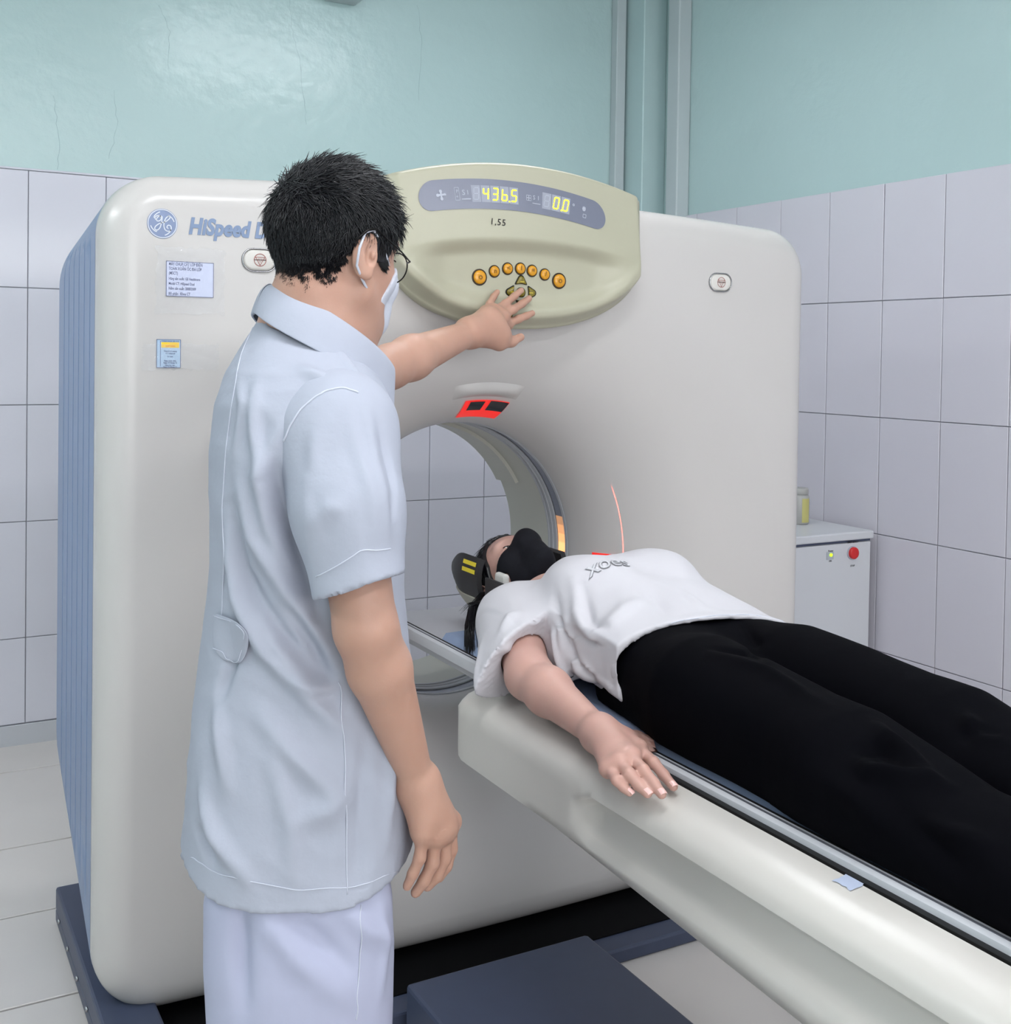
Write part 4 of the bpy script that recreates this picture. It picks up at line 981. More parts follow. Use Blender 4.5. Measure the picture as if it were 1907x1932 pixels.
def mflow(q):
    f, l, u = q; w_ = q-np.array([-.065, .0, .115]); 
    k_ = min(1, max(0, (u-.035)/.075)); a = np.array((1.0, l*5, -.35*(f > .04))); b_ = np.array((.30 if f > -.04 else .02, 0, -1.0)); return a*k_+b_*(1-k_)
strands(Hm, P, Nh, 9500, lambda q: float(np.interp(q[2], [-.09, -.05, -.02, .02, .06, .1, .14], [.004, .007, .011, .018, .026, .032, .034])), .0010, mflow, 'hair_strands', 'hair_black', hr, .20, 4, lambda L, N_l: (L[:, 2] > np.interp(L[:, 0], [-.12, -.06, -.02, .02, .06, .08], [-.024, -.020, -.004, .012, .030, .066])) & (man_region(L[:, 0], L[:, 1], L[:, 2]) < .001) & ~((np.abs(L[:, 0]+.004) < .024) & (L[:, 2] < .034)), .22)
fz = lambda L: L[:, 2]-man_line(L)
def man_line(L):
    return np.where(L[:, 0] > .02, np.interp(L[:, 0], [.02, .045, .056, .075, .083, .12], [-.004, -.004, .012, .062, .078, .082]), np.interp(L[:, 0], [-.14, -.10, -.07, -.045, -.022, .02], [-.026, -.026, -.026, -.014, .018, -.002]))
fd = lambda L: -fz(L)/np.sqrt(1+((man_line(L+np.array([.004, 0, 0]))-man_line(L-np.array([.004, 0, 0])))/.008)**2)
HS = Field(Hm.o-.16, Hm.o+.16, .003); head(HS, Hm, False, False, False); HS.cone(nk0, nk1, .054, .060, .02); PS, QS = HS.mesh(2); NS = normals(PS, QS)
strands(Hm, PS, NS, 20000, lambda q: .0055, .00032, mflow, 'short_hair', 'hair_black', hr, .65, 2, lambda L, N_l: (fd(L) > -.005) & (fd(L) < RNG.exponential(1, len(L))*np.where(L[:, 0] < -.03, .009, .006)) & (L[:, 0] < .05) & (L[:, 2] > np.interp(L[:, 0], [-.10, -.06, -.035, -.025, .0, .05], [-.075, -.070, -.040, -.01, .02, -.012])), .25)
# mask, straps, glasses
mpoly = [(.16, .010), (.100, .008), (.088, .000), (.070, -.016), (.060, -.040), (.048, -.062), (.034, -.082), (.030, -.112), (.16, -.12)]
mm, _ = mask_mesh('face_mask', Hm, mpoly, [((.110, 0, -.015), (.104, 0, -.078), .016, .016, .03)], 'mask_white', man, .0035)
for b in (1, -1):
    ear_t, ear_b = (-.006, b*.0855, .026), (-.018, b*.083, -.022)
    mk_t, mk_b = (.074, b*.0555, -.010), (.046, b*.057, -.066)
    tube('ear_strap', [Hm(mk_t), Hm(.045, b*.0720, .008), Hm(.018, b*.083, .025), Hm(-.006, b*.092, .036), Hm(-.024, b*.095, .028), Hm(-.031, b*.094, .004), Hm(-.027, b*.088, -.020), Hm(-.006, b*.080, -.036), Hm(.022, b*.0695, -.052), Hm(mk_b)], .0019, 'mask_white', mm, 6)
gl = tag(bpy.data.objects.new('glasses', None), None); COL.objects.link(gl); gl.parent = man
def gobj(*a, **k): return obj(*a, **k)
lp_ = lambda b: [Hm(.103-.022*(abs(.031+.026*cos(a)+.0)-.012)*10*.12, b*(.034+.0265*cos(a)), .004+.0235*sin(a)) for a in np.linspace(0, 2*pi, 33)[:-1]]
rimr = None
for b in (1, -1):
    L = lp_(b); tube('lens_rim', L, .0011, 'glasses_metal', gl, 6, True); c = Hm(.103, b*.034, .004); v = [c]+L; f = [(0, i+1, (i+1) % 32+1) for i in range(32)]; obj('lens', v, f, 'lens', gl)
    tube('temple_arm', [Hm(.100, b*.061, .010), Hm(.095, b*.072, .011), Hm(.06, b*.087, .018), Hm(.02, b*.095, .028), Hm(-.006, b*.0985, .037), Hm(-.022, b*.098, .032), Hm(-.040 if b < 0 else -.030, b*.094, .014)], [.0013]*4+[.0017, .0021, .0021], 'glasses_metal', gl, 6)
tube('bridge', [Hm(.104, .0085, .012), Hm(.110, 0, .015), Hm(.104, -.0085, .012)], .0012, 'glasses_metal', gl, 6)

# ---- the coat
def zdep(py, dep=1.66): return float(at(585, py, dep)[2])
sil = [(594, 494, 612, .092), (612, 484, 628, .10), (640, 466, 652, .12), (665, 452, 676, .145), (700, 432, 704, .18), (760, 412, 732, .20), (850, 402, 752, .205), (960, 402, 758, .19), (1050, 400, 763, .18), (1180, 393, 768, .175), (1280, 379, 774, .18), (1400, 361, 777, .19), (1560, 349, 776, .20), (1645, 345, 770, .205), (1730, 343, 764, .205)]
DC = 1.70
ts, cs, As, Bs = [], [], [], []
for py, l_, r_, hb in sil[::-1]:
    a, b = at(l_, py, DC), at(r_, py, DC); c = (a+b)/2; ts.append(c[2]); cs.append([c[0], c[1], 0]); As.append(np.linalg.norm((b-a)[:2])/2); Bs.append(hb)
cs = np.array([[c[0], c[1], t] for c, t in zip(cs, ts)])
CF = Field((.2, 1.2, .58), (1.05, 2.15, 1.50), .0044)
CF.stack(ts, cs, As, Bs, E1, E2, EZ, .03, 2.45)
CF.cone(SHn+E2*.02, SHl+E2*-.02, .062, .060, .06)
CF.cone(SHn+(chest-SHn)*.3, nk1-EZ*.02, .055, .045, .06)
slE = at(682, 1100, 1.49)
CF.cone(SHl, SHl+(ELl-SHl)*.42, .066, .062, .04)
SD = CF.D.copy(); inner = CF.D+.011
X, Y, Z = CF.pts([0, 0, 0], CF.n)
# hollow hem
hem_z = .655; 
lat = (X*E1[0]+Y*E1[1]); latc = float(cs[2]@E1); dpt = (X*E2[0]+Y*E2[1]); dpc = float(cs[2]@E2)
hemf = hem_z-.003*np.sin(lat*30)+.036*np.clip((latc-lat)/.16, 0, 1)**3+.022*np.clip((lat-latc)/.16, 0, 1)**3
CF.D = np.maximum(CF.D, np.where(Z < .76, -inner, -1)); CF.D = np.maximum(CF.D, (hemf-Z).astype(np.float32))
# neck opening
CF.cone(nk1+EZ*.02, Hm(-.02, 0, -.07), .068, .075, .01, 's')
P, Q = CF.mesh(2); N_ = inner_flip(CF, SD, P, normals(P, Q))
D1 = lambda pts, dep=1.62: [at(a, b, dep) for a, b in pts]
def snap(pts, P=P, dep=None):                  # bring folds onto the near surface of the cloth
    out = []
    for a, b in pts:
        d = nrm(FW+RT*(a-PX)/F_PX-UP*(b-PY)/F_PX); r_ = P-CAM; t = r_@d; q = np.linalg.norm(r_-t[:, None]*d, axis=1); m = np.where(q < .008)[0]
        if len(m) == 0: m = np.array([np.argmin(q)])
        out.append(P[m[np.argmin(t[m])]])
    return out
FL = [([(520, 800), (480, 900), (500, 1000), (540, 1080)], .014, .009), ([(475, 720), (470, 820), (490, 920)], .012, .007), ([(505, 860), (520, 960), (575, 1080), (610, 1180)], .013, -.009),
      ([(440, 900), (470, 1010), (540, 1130), (620, 1240)], .016, .010), ([(430, 960), (450, 1080), (520, 1200), (640, 1310)], .013, -.009), ([(420, 1020), (440, 1130), (500, 1240), (590, 1330), (660, 1380)], .015, .010),
      ([(470, 1130), (520, 1220), (600, 1300)], .012, .008), ([(540, 1150), (590, 1230), (635, 1300)], .010, -.008), ([(545, 1280), (600, 1300), (650, 1305)], .012, .008),
      ([(400, 1300), (410, 1400), (420, 1500)], .014, .006), ([(470, 1330), (560, 1440), (650, 1520)], .018, .007), ([(370, 1480), (400, 1580), (470, 1680)], .014, .007), ([(560, 1560), (620, 1540), (660, 1500)], .02, .006),
      ([(360, 1560), (400, 1640)], .010, -.006), ([(500, 1400), (540, 1560), (560, 1690)], .018, .005), ([(700, 1380), (690, 1500), (680, 1680)], .016, -.004), ([(740, 1300), (745, 1450), (735, 1600)], .014, .005),
      ([(455, 640), (450, 760), (430, 860)], .010, .004), ([(560, 680), (600, 700), (640, 720)], .012, .004), ([(640, 640), (665, 690), (690, 730)], .012, .005), ([(415, 1180), (425, 1260), (400, 1340)], .012, -.006)]
P = folds(P, N_, [(snap(a), w_*.82, d*1.95) for a, w_, d in FL])
dg_ = P@np.array([E1*.9+EZ*.5, E2*.8, EZ*.55-E1*.3]).T; rdg = lambda q, s_, sd: -np.abs(vnoise(q, s_, sd))
P = P+N_*(((rdg(dg_*np.array([1, .4, 1]), 26, 3)*.016+.004)*np.clip((1.30-P[:, 2])*6, .15, 1)+rdg(dg_, 70, 8)*.0045)*np.clip((P[:, 2]-.65)/.07, .25, 1))[:, None]
coat = fmesh('coat', P, Q, 'coat_white', man); CP = P
def on_cloth(pts, off=.0012, P=CP):
    S = snap(pts, P); return [np.array(q)-FW*off for q in S]
def densify(pts, k=8):
    out = []
    for a, b in zip(pts[:-1], pts[1:]):
        for i in range(k): out.append((a[0]+(b[0]-a[0])*i/k, a[1]+(b[1]-a[1])*i/k))
    return out+[pts[-1]]
def smooth_pts(q, n=3):
    q = np.array(q)
    for _ in range(n): q[1:-1] = q[1:-1]*.5+.25*(q[:-2]+q[2:])
    return q
def seam(nm, pts, r_=.0009, P=CP, p=coat, m='coat_stitch', off=.0006): tube(nm, smooth_pts(on_cloth(densify(pts), off, P)), r_, m, p, 5)
seam('back_seam', [(468, 612), (445, 670), (427, 760), (415, 860), (409, 960), (412, 1060), (408, 1180)])
seam('side_seam', [(648, 1290), (656, 1380), (660, 1480), (664, 1600), (665, 1690)])
seam('hem_stitch', [(348, 1618), (380, 1640), (440, 1668), (560, 1690), (680, 1678), (762, 1645)], .0008)
# sleeve
SF = Field((.3, 1.2, 1.00), (.85, 1.75, 1.45), .0036)
SF.cone(SHn+EZ*.0, at(655, 960, 1.51), .0775, .071, .05); SF.cone(at(655, 960, 1.51), at(684, 1140, 1.49), .069, .062, .04); SF.cone(SHn, SHn+E2*.08+EZ*.012, .0765, .070, .05)
SD = SF.D.copy(); inn = SF.D+.010; X, Y, Z = SF.pts([0, 0, 0], SF.n)
hn = nrm(RT*-.0+RT*(.30)-UP*.95-FW*.12); hp = at(680, 1106, 1.49)
SF.D = np.maximum(SF.D, np.where((X-hp[0])*hn[0]+(Y-hp[1])*hn[1]+(Z-hp[2])*hn[2] > -.07, -inn, -1)); SF.cut(hp, hn)
# inner limit: sleeve starts at the armhole
ahn = nrm(-RT*.93+UP*.32+FW*.3); ahp = at(530, 850, 1.55)
P, Q = SF.mesh(2); N_ = inner_flip(SF, SD, P, normals(P, Q))
SL = [([(700, 760), (712, 850), (735, 950), (745, 1040)], .010, .005), ([(670, 780), (700, 900), (720, 1040)], .012, .005), ([(720, 780), (745, 880), (752, 980)], .008, -.004), ([(590, 800), (570, 900), (600, 1020)], .014, .004), ([(560, 840), (580, 930), (610, 1030)], .013, -.003), ([(560, 1000), (610, 960), (650, 960)], .014, .003)]
P = folds(P, N_, [(snap(a, P), w_*.9, d*1.5) for a, w_, d in SL]); P = P+N_*(vnoise(P, 40, 5)*.0012-np.abs(vnoise(P, 34, 15))*.006)[:, None]
slv = fmesh('sleeve', P, Q, 'coat_white', coat); SP = P
tube('armhole_seam', smooth_pts(on_cloth(densify([(680, 730), (650, 721), (620, 724), (588, 740), (558, 766), (536, 800), (524, 835)]), .0006, np.vstack([SP, CP]))), .0014, 'coat_stitch', coat, 6)
tube('cuff_stitch', smooth_pts(on_cloth(densify([(586, 1092), (640, 1064), (700, 1042), (748, 1038)]), .0005, SP)), .0009, 'coat_stitch', slv, 5)
# collar
def collar(side):
    rws = []
    cen = nk1+EZ*.016
    for t in np.linspace(0, 1, 26):
        a = pi+side*(-1)*t*radians(158)+0; ca, sa = cos(a), sin(a)
        fb = nrm(E1*cos(radians(6))+E2*sin(radians(6))); lb = np.cross(EZ, fb)
        ztop = .064-.012*t-.155*max(0, t-.25)**1.35; zbot = .022-.030*t-.150*max(0, t-.15)**1.3
        rt = .072+.012*t+.02*t*t; rb = .087+.022*sin(min(1, t*1.2)*pi)*1.0+.006+.016*t*t
        f0 = lambda r_, z: cen+fb*(r_*ca*1.02+.010)+lb*(r_*sa)+EZ*z
        mz = (ztop+zbot)/2+.010
        rws.append([f0(rt-.003, ztop-.03), f0(rt-.001, ztop-.004), f0(rt+.002, ztop), f0(rt+.007, ztop-.003), f0((rt+rb)/2+.004, mz), f0(rb, zbot+.004), f0(rb+.001, zbot), f0(rb-.002, zbot)])
    v, f = strip_loft(rws); o = obj('collar', v, f, 'coat_white', coat); md = o.modifiers.new('s', 'SOLIDIFY'); md.thickness = .0022; md = o.modifiers.new('ss', 'SUBSURF'); md.levels = 2; md.render_levels = 2; return o
collar(-1); collar(1)
# waist tab
tabp = [(398, 1158), (430, 1166), (462, 1192), (458, 1225), (446, 1258), (400, 1232), (388, 1222)]
S_ = on_cloth([(394, 1156), (410, 1160), (428, 1168), (446, 1180), (462, 1193), (394, 1190), (408, 1195), (425, 1203), (441, 1214), (460, 1226), (391, 1222), (404, 1231), (420, 1241), (434, 1251), (447, 1258)], .006); v = np.array(S_).reshape(3, 5, 3)
v, f = strip_loft(v); tb = obj('waist_tab', v, f, 'coat_white', coat); md = tb.modifiers.new('s', 'SOLIDIFY'); md.thickness = .004; md.offset = 0; md = tb.modifiers.new('ss', 'SUBSURF'); md.levels = 2; md.render_levels = 2
seam('tab_stitch', [(396, 1162), (428, 1173), (455, 1194), (451, 1222), (442, 1250), (418, 1234), (394, 1218)], .0006, off=.0092)
# trousers
TF = Field((.25, 1.2, .02), (.95, 2.1, .80), .005)
for b, ll in ((-1, 0), (1, 0)):
    tz = [.672, .64, .55, .45, .25, .05]; cc = []; A_ = []; B_ = []
    for z in tz:
        yy = 715+(1.36-z)*2144/1.66
        wl, wr_ = (np.interp(z, [.05, .45, .66, .80], [415, 408, 392, 392]), np.interp(z, [.05, .45, .66, .8], [720, 738, 744, 744]))
        c = (at(wl, 1500, 1.66)+at(wr_, 1500, 1.66))/2+E2*.078*b; cc.append([c[0], c[1], z]); A_.append(np.linalg.norm(at(wl, 1500, 1.66)-at(wr_, 1500, 1.66))/2*(1 if b < 0 else .95)*np.interp(z, [.62, .672], [1, .93])); B_.append(np.interp(z, [.05, .6, .672], [.085, .086, .074]))
    TF.stack(tz[::-1], np.array(cc[::-1]), A_[::-1], B_[::-1], E1, E2, EZ, .03, 2.05)
P, Q = TF.mesh(2); N_ = normals(P, Q)
TL = [([(480, 1720), (560, 1820), (680, 1900)], .018, .007), ([(640, 1710), (700, 1760), (750, 1780)], .014, .006), ([(440, 1700), (445, 1800), (455, 1932)], .014, -.010), ([(520, 1720), (600, 1780), (680, 1850)], .014, -.006), ([(730, 1700), (735, 1800), (725, 1900)], .01, .004)]
P = folds(P, N_, [(snap(a, P), w_, d*1.5) for a, w_, d in TL]); P = P+N_*(vnoise(P, 22, 9)*.003-np.abs(vnoise(P, 18, 19))*.008)[:, None]
tr = fmesh('trousers', P, Q, 'trouser_white', man)
seam('side_seam', [(688, 1712), (686, 1800), (682, 1900), (680, 1932)], .0009, P, tr)
for b in (1, -1):
    hip = HIPC+E2*.085*b; SFt = Field((hip[0]-.15, hip[1]-.08, -.002), (hip[0]+.25, hip[1]+.08, .12), .004)
    SFt.cone((hip[0]-.04, hip[1], .035), (hip[0]+.15, hip[1]-.02, .030), .042, .036, .02); SFt.cut((0, 0, .002), (0, 0, -1)); P, Q = SFt.mesh(2); fmesh('shoe', P, Q, 'shoe', man)
# ------------------------------------------------------------------ THE WOMAN
wom = empty('person', (1.30, 1.6, .77), 'woman lying on the scanner table in white T-shirt, black trousers and black mask', 'person')
PZ = .772                                        # top of the pad
Hw = Frame((1.298, 2.330, .905), (0, -.16, 1), (.0, -1, -.10), .98)
Hw = Frame((1.30, 2.262, .868), nrm((-.06, -.17, 1)), nrm((0, 1, .17)), 1.03)
wsh, wel, wwr = np.array((1.130, 1.990, .860)), np.array((1.050, 1.790, .812)), on(1131, 1384, z=.782)
osh, oel, owr = np.array((1.470, 1.990, .860)), np.array((1.552, 1.78, .815)), np.array((1.560, 1.545, .80))
F = Multi((.84, .38, .70), (1.78, 2.52, 1.06), .0046, [((1.14, 2.06, .75), (1.46, 2.50, 1.06), .0021), ((.92, 1.30, .73), (1.15, 1.93, .93), .0022)])
head(F, Hw, True)
nb = np.array((1.30, 2.075, .852)); F.cone(Hw(-.02, 0, -.05), nb, .050, .055, .03); F.cone(Hw(.02, 0, -.085), nb+np.array((0, -.01, .02)), .030, .040, .03)
F.cone(wsh, osh, .055, .055, .04); F.cone(nb, (1.30, 1.80, .87), .055, .07, .05); F.cone((1.30, 1.8, .875), (1.30, 1.64, .84), .065, .045, .05)
for b in (-1, 1):
    F.cone((1.30+b*.085, 1.58, .85), (1.30+b*.10, 1.12, .85), .055, .042, .03); F.cone((1.30+b*.10, 1.12, .835), (1.30+b*.11, .72, .815), .040, .030, .02)
    F.cone((1.30+b*.11, .72, .815), (1.30+b*.12, .70, .80), .034, .032, .02); F.cone((1.30+b*.115, .69, .81), (1.30+b*.14, .60, .93), .032, .024, .02)
F.cone(wsh, wel, .050, .0415, .02); F.cone(wel, wel+(wwr-wel)*.3, .0415, .041, .02); F.cone(wel+(wwr-wel)*.3, wwr, .0405, .0250, .02)
F.cone(osh, oel, .052, .042, .03); F.cone(oel, owr, .040, .025, .03)
Wz = lambda px_, py_, z: on(px_, py_, z=z)
mc = [Wz(1204, 1412, .778), Wz(1190, 1428, .783), Wz(1170, 1439, .780), Wz(1148, 1450, .770)]
fg = [([Wz(1233, 1439, .774), Wz(1252, 1462, .764), Wz(1270, 1484, .757)], .0088), ([Wz(1213, 1453, .778), Wz(1233, 1478, .766), Wz(1248, 1498, .758)], .0092),
      ([Wz(1187, 1460, .775), Wz(1206, 1482, .762), Wz(1221, 1497, .755)], .0088), ([Wz(1163, 1472, .766), Wz(1176, 1485, .756), Wz(1187, 1495, .750)], .0078)]
th = [wwr+np.array((.03, -.03, -.005)), Wz(1195, 1395, .762), Wz(1216, 1410, .757), Wz(1230, 1425, .757)]
hand(F, wwr, mc, fg, th, .0135)
F.cone(wwr, Wz(1165, 1418, .776), .024, .019, .02); F.cone(wwr, Wz(1185, 1405, .774), .024, .017, .02)
om = [owr+np.array(q) for q in ((-.02, -.085, -.01), (0, -.09, -.006), (.02, -.087, -.008), (.036, -.078, -.014))]
of = [([a+np.array((0, -.035, -.006)), a+np.array((0, -.06, -.014)), a+np.array((.0, -.078, -.02))], .0085) for a in om]
hand(F, owr, om, of, [owr+np.array((-.02, -.03, -.01)), owr+np.array((-.045, -.06, -.02)), owr+np.array((-.05, -.085, -.025)), owr+np.array((-.05, -.1, -.03))], .013)
def rest(P):                                   # cloth and skin lie on the pad, rail and housing instead of sinking in
    ax = np.abs(P[:, 0]-1.30); fl_ = np.where(P[:, 1] < 2.0, np.interp(ax, [.186, .19, .213, .2175, .255, .28, .303], [.7735, .765, .765, .7505, .744, .737, .70]), .7735)
    P = P.copy(); m = (ax < .303) & (P[:, 1] < 2.3); P[m, 2] = np.maximum(P[m, 2], fl_[m]); return P
P, Q = F.mesh(2); P = rest(P); wb_ = fmesh('body', P, Q, 'skin_woman', wom)
eyes_(Hw, wom, .8)
# nails
def nail(tip, prev, up, r_, p):
    d = nrm(np.array(tip)-prev); u_ = np.array(up, float); u_ = nrm(u_-d*(u_@d)); s_ = np.cross(d, u_); rws = []
    for t in np.linspace(-1, 1, 7):
        rr = []
        for w_ in np.linspace(-1, 1, 7): a = w_*.95; rr.append(np.array(tip)+d*(.0055*t+.0015-.001*w_*w_)+s_*sin(a)*r_*.80+u_*(cos(a)*r_*.86+.0006-(.0012 if t > .9 else 0)))
        rws.append(rr)
    v, f = strip_loft(rws); return obj('nail', v, f, 'nail', p)
for g in fg: nail(g[0][2], g[0][1], (0, -.1, 1), g[1]*.98, wom)
# shirt
SFw = Field((.80, 1.48, .715), (1.76, 2.16, 1.06), .0042)
yy = [1.52, 1.60, 1.68, 1.76, 1.84, 1.92, 1.98, 2.03, 2.07]
topz = [.942, .945, .962, .982, .994, .984, .955, .915, .885]; hwid = [.205, .207, .202, .190, .190, .190, .180, .150, .085]
cs = np.array([[1.30, y, (t+.772)/2] for y, t in zip(yy, topz)]); Bz = [(t-.772)/2 for t in topz]
SFw.stack(yy, cs, hwid, Bz, (1, 0, 0), (0, 0, 1), (0, 1, 0), .03, 2.3)
for b in (-1, 1): SFw.ell((1.30+b*.075, 1.86, .965), (.07, .08, .042), None, .05)
SFw.cone(nb+np.array((0, -.035, -.008)), wsh, .054, .056, .05); SFw.cone(nb+np.array((0, -.035, -.008)), osh, .054, .056, .05)
for sh, el, b in ((wsh, wel, -1), (osh, oel, 1)):
    d = nrm(el-sh); SFw.cone(sh, sh+d*.19, .070, .074, .05); SFw.cone(sh+np.array((b*.03, -.05, -.02)), np.array((1.30+b*.338, 1.808, .758)), .046, .020, .05)
SD = SFw.D.copy(); inn = SFw.D+.0095; X, Y, Z = SFw.pts([0, 0, 0], SFw.n)
d = nrm(wel-wsh); d2 = nrm(oel-osh)
def slv_plane(sh, dd, L, tilt): 
    n = nrm(dd+np.array(tilt)); p0 = sh+dd*L; return p0, n
p0, n0 = slv_plane(wsh, d, .150, (.55, 0, -.10)); p1, n1 = slv_plane(osh, d2, .150, (-.55, 0, -.10))
k0 = ((X-p0[0])*n0[0]+(Y-p0[1])*n0[1]+(Z-p0[2])*n0[2]); k1 = ((X-p1[0])*n1[0]+(Y-p1[1])*n1[1]+(Z-p1[2])*n1[2])
side0 = 1.118+.10*(1.95-Y)*0; in0 = (X < 1.112); in1 = (X > 1.488)
SFw.D = np.where(in0 & (k0 > 0), np.maximum(SFw.D, k0), SFw.D); SFw.D = np.where(in1 & (k1 > 0), np.maximum(SFw.D, k1), SFw.D)
hy = 1.585-.10*(X-1.10)*1.3+.02*np.sin((Z-.77)*14)
hol = (Y < hy+.05)
SFw.D = np.maximum(SFw.D, np.where(hol, -inn, -1)); SFw.D = np.maximum(SFw.D, hy-Y); SFw.D = np.maximum(SFw.D, .716-Z)
SFw.D = SFw.D.astype(np.float32)
for sh, dd in ((wsh, d), (osh, d2)): SFw.cone(sh+dd*.11, sh+dd*.30, .0455, .0475, .006, 's')
SFw.cone(nb+np.array((0, .02, .025)), Hw(0, 0, -.08), .056, .062, .012, 's')
SFw.D = SFw.D.astype(np.float32)
P, Q = SFw.mesh(2); N_ = inner_flip(SFw, SD, P, normals(P, Q))
WL = [([(1075, 1085), (1085, 1150), (1110, 1200), (1140, 1170)], .014, .008), ([(1095, 1100), (1110, 1170), (1150, 1180)], .012, -.009), ([(1130, 1190), (1170, 1150), (1210, 1120)], .02, .007), ([(1040, 1110), (1050, 1180), (1060, 1260)], .012, -.006), ([(1060, 1180), (1080, 1260), (1110, 1340)], .013, .007), ([(1000, 1160), (1040, 1200), (1060, 1280), (1110, 1330), (1150, 1370)], .010, -.009),
      ([(1090, 1240), (1120, 1300), (1150, 1350)], .012, -.006), ([(940, 1190), (960, 1160), (985, 1150)], .012, .006), ([(930, 1210), (960, 1230), (1020, 1240)], .012, -.005), ([(1220, 1100), (1260, 1150), (1290, 1160)], .015, -.006), ([(1290, 1110), (1330, 1140), (1400, 1150)], .012, .006), ([(1180, 1200), (1160, 1260), (1150, 1320)], .012, .006), ([(905, 1200), (895, 1260), (890, 1310)], .010, .004)]
P2 = folds(P, N_, [(snap(a, P), w_*.9, dd*1.4) for a, w_, dd in WL]); P = P+(P2-P)*np.clip((P[:, 1:2]-1.60)/.06, .12, 1); P = P+N_*((vnoise(P, 30, 11)*.0018-np.abs(vnoise(P*np.array([1, .6, 1]), 34, 14))*.007+.0015)*np.clip((P[:, 1]-1.60)/.06, .1, 1))[:, None]
P = rest(P); sh_ = fmesh('shirt', P, Q, 'shirt_white', wom); WP = P
tube('hem_stitch', smooth_pts(on_cloth(densify([(1480, 1160), (1410, 1152), (1340, 1154), (1270, 1180), (1218, 1215), (1180, 1270), (1160, 1330), (1152, 1368)]), .0004, WP), 4), .0008, 'coat_stitch', sh_, 5)
v1, f1 = text_geo('xoes', .050, False, .2, 1.0, .0004); v2, f2 = text_geo('xoes', .050, False, .2, 1.0, .0004, off=.025)
from mathutils.bvhtree import BVHTree
bvh = BVHTree.FromPolygons([tuple(q) for q in P], [tuple(map(int, q)) for q in Q])
rd = FW+RT*(1158-PX)/F_PX-UP*(1063-PY)/F_PX; ht = bvh.ray_cast(Vector(CAM), Vector(rd).normalized())[0]; ht = ht if ht is not None else Vector((1.3, 1.9, .98))
def drop(x, y, off=.0012):
    h = bvh.ray_cast(Vector((x, y, 1.3)), Vector((0, 0, -1))); return (x, y, (h[0].z if h[0] is not None else .95)+off)
mat('print_grey', (160, 160, 164), .7, .2); mat('print_white', (246, 246, 250), .6, .3)
for v, f, s_, m_, o_ in ((v2, f2, 1.0, 'print_grey', .0012), (v1, f1, .93, 'print_white', .0020)):
    nm = 'chest_print'
    c = np.array([v[:, 0].mean(), v[:, 1].mean()]); V = []
    for a in v:
        q = (a[:2]-c)*np.array([1, 1])*(1.0 if s_ == 1 else 1.0); V.append(drop(ht.x+q[0]*1.0, ht.y+q[1]*.9, o_))
    obj(nm, V, f, m_, sh_)
# black trousers
TFw = Field((1.04, .34, .745), (1.60, 1.76, 1.02), .0048)
for b in (-1, 1):
    yy = [.38, .60, .80, .95, 1.08, 1.14, 1.22, 1.35, 1.48, 1.60, 1.72]
    tz = [.855, .860, .862, .868, .896, .913, .916, .930, .938, .924, .90]
    hw = [.094, .088, .104, .096, .106, .104, .095, .101, .110, .098, .080]; cx = [.112, .112, .110, .110, .110, .110, .108, .104, .098, .080, .074]
    cs = np.array([[1.30+b*c, y, (t+.735)/2] for c, y, t in zip(cx, yy, tz)]); TFw.stack(yy, cs, hw, [(t-.735)/2 for t in tz], (1, 0, 0), (0, 0, 1), (0, 1, 0), .022, 2.3)
TFw.ell((1.30, 1.60, .86), (.165, .12, .070), None, .03); inn = TFw.D+.008; X, Y, Z = TFw.pts([0, 0, 0], TFw.n); TFw.D = np.maximum(TFw.D, np.where(Y < .44, -inn, -1)); TFw.cut((0, .385, 0), (0, -1, 0))
P, Q = TFw.mesh(2); N_ = normals(P, Q)
BL = [([(1650, 1352), (1672, 1385), (1720, 1420), (1765, 1470)], .014, .012), ([(1610, 1425), (1640, 1445), (1700, 1455), (1790, 1470)], .012, .012), ([(1600, 1410), (1660, 1400), (1700, 1430)], .014, -.010), ([(1350, 1225), (1450, 1260), (1560, 1320)], .014, .007), ([(1820, 1335), (1840, 1370), (1900, 1390)], .014, .010), ([(1800, 1390), (1850, 1370), (1890, 1380)], .012, -.010),
      ([(1340, 1215), (1420, 1225), (1440, 1200)], .010, -.008), ([(1400, 1165), (1420, 1200), (1435, 1235)], .010, -.008), ([(1700, 1520), (1780, 1560), (1880, 1590)], .014, .007), ([(1660, 1480), (1760, 1600), (1850, 1680)], .018, -.007), ([(1500, 1450), (1600, 1500), (1650, 1560)], .018, .006)]
P = folds(P, N_, [(snap(a, P), w_, dd*1.4) for a, w_, dd in BL]); P = P+N_*(vnoise(P, 20, 21)*.0035)[:, None]; P = rest(P)
tw = fmesh('trousers', P, Q, 'trouser_black', wom)
# socks end of the feet
# hair
def w_region(f, l, u):
    line = np.where(f > -.02, np.interp(f, [-.02, .03, .05, .062, .076, .1, .12], [-.060, .002, .020, .050, .082, .090, .10]), np.interp(f, [-.14, -.02], [-.085, -.060]))
    return (line-u)*.7
HFw = hair_shell(Hw, w_region, lambda f, l, u: .008+.004*np.clip(-f*12, 0, 1)+.0009*np.sin(l*300+u*60), 'hair_black', wom); P, Q = HFw.mesh(2); hw_ = fmesh('hair', P, Q, 'hair_black', wom); Nh = normals(P, Q)
strands(Hw, P, Nh, 2600, lambda q: .035, .0008, lambda q: (-1.0, 0, -.15 if q[2] > .03 else -.8), 'hair_strands', 'hair_black', hw_, .12, 4, lambda L, N_l: (w_region(L[:, 0], L[:, 1], L[:, 2]) < -.003), .10)
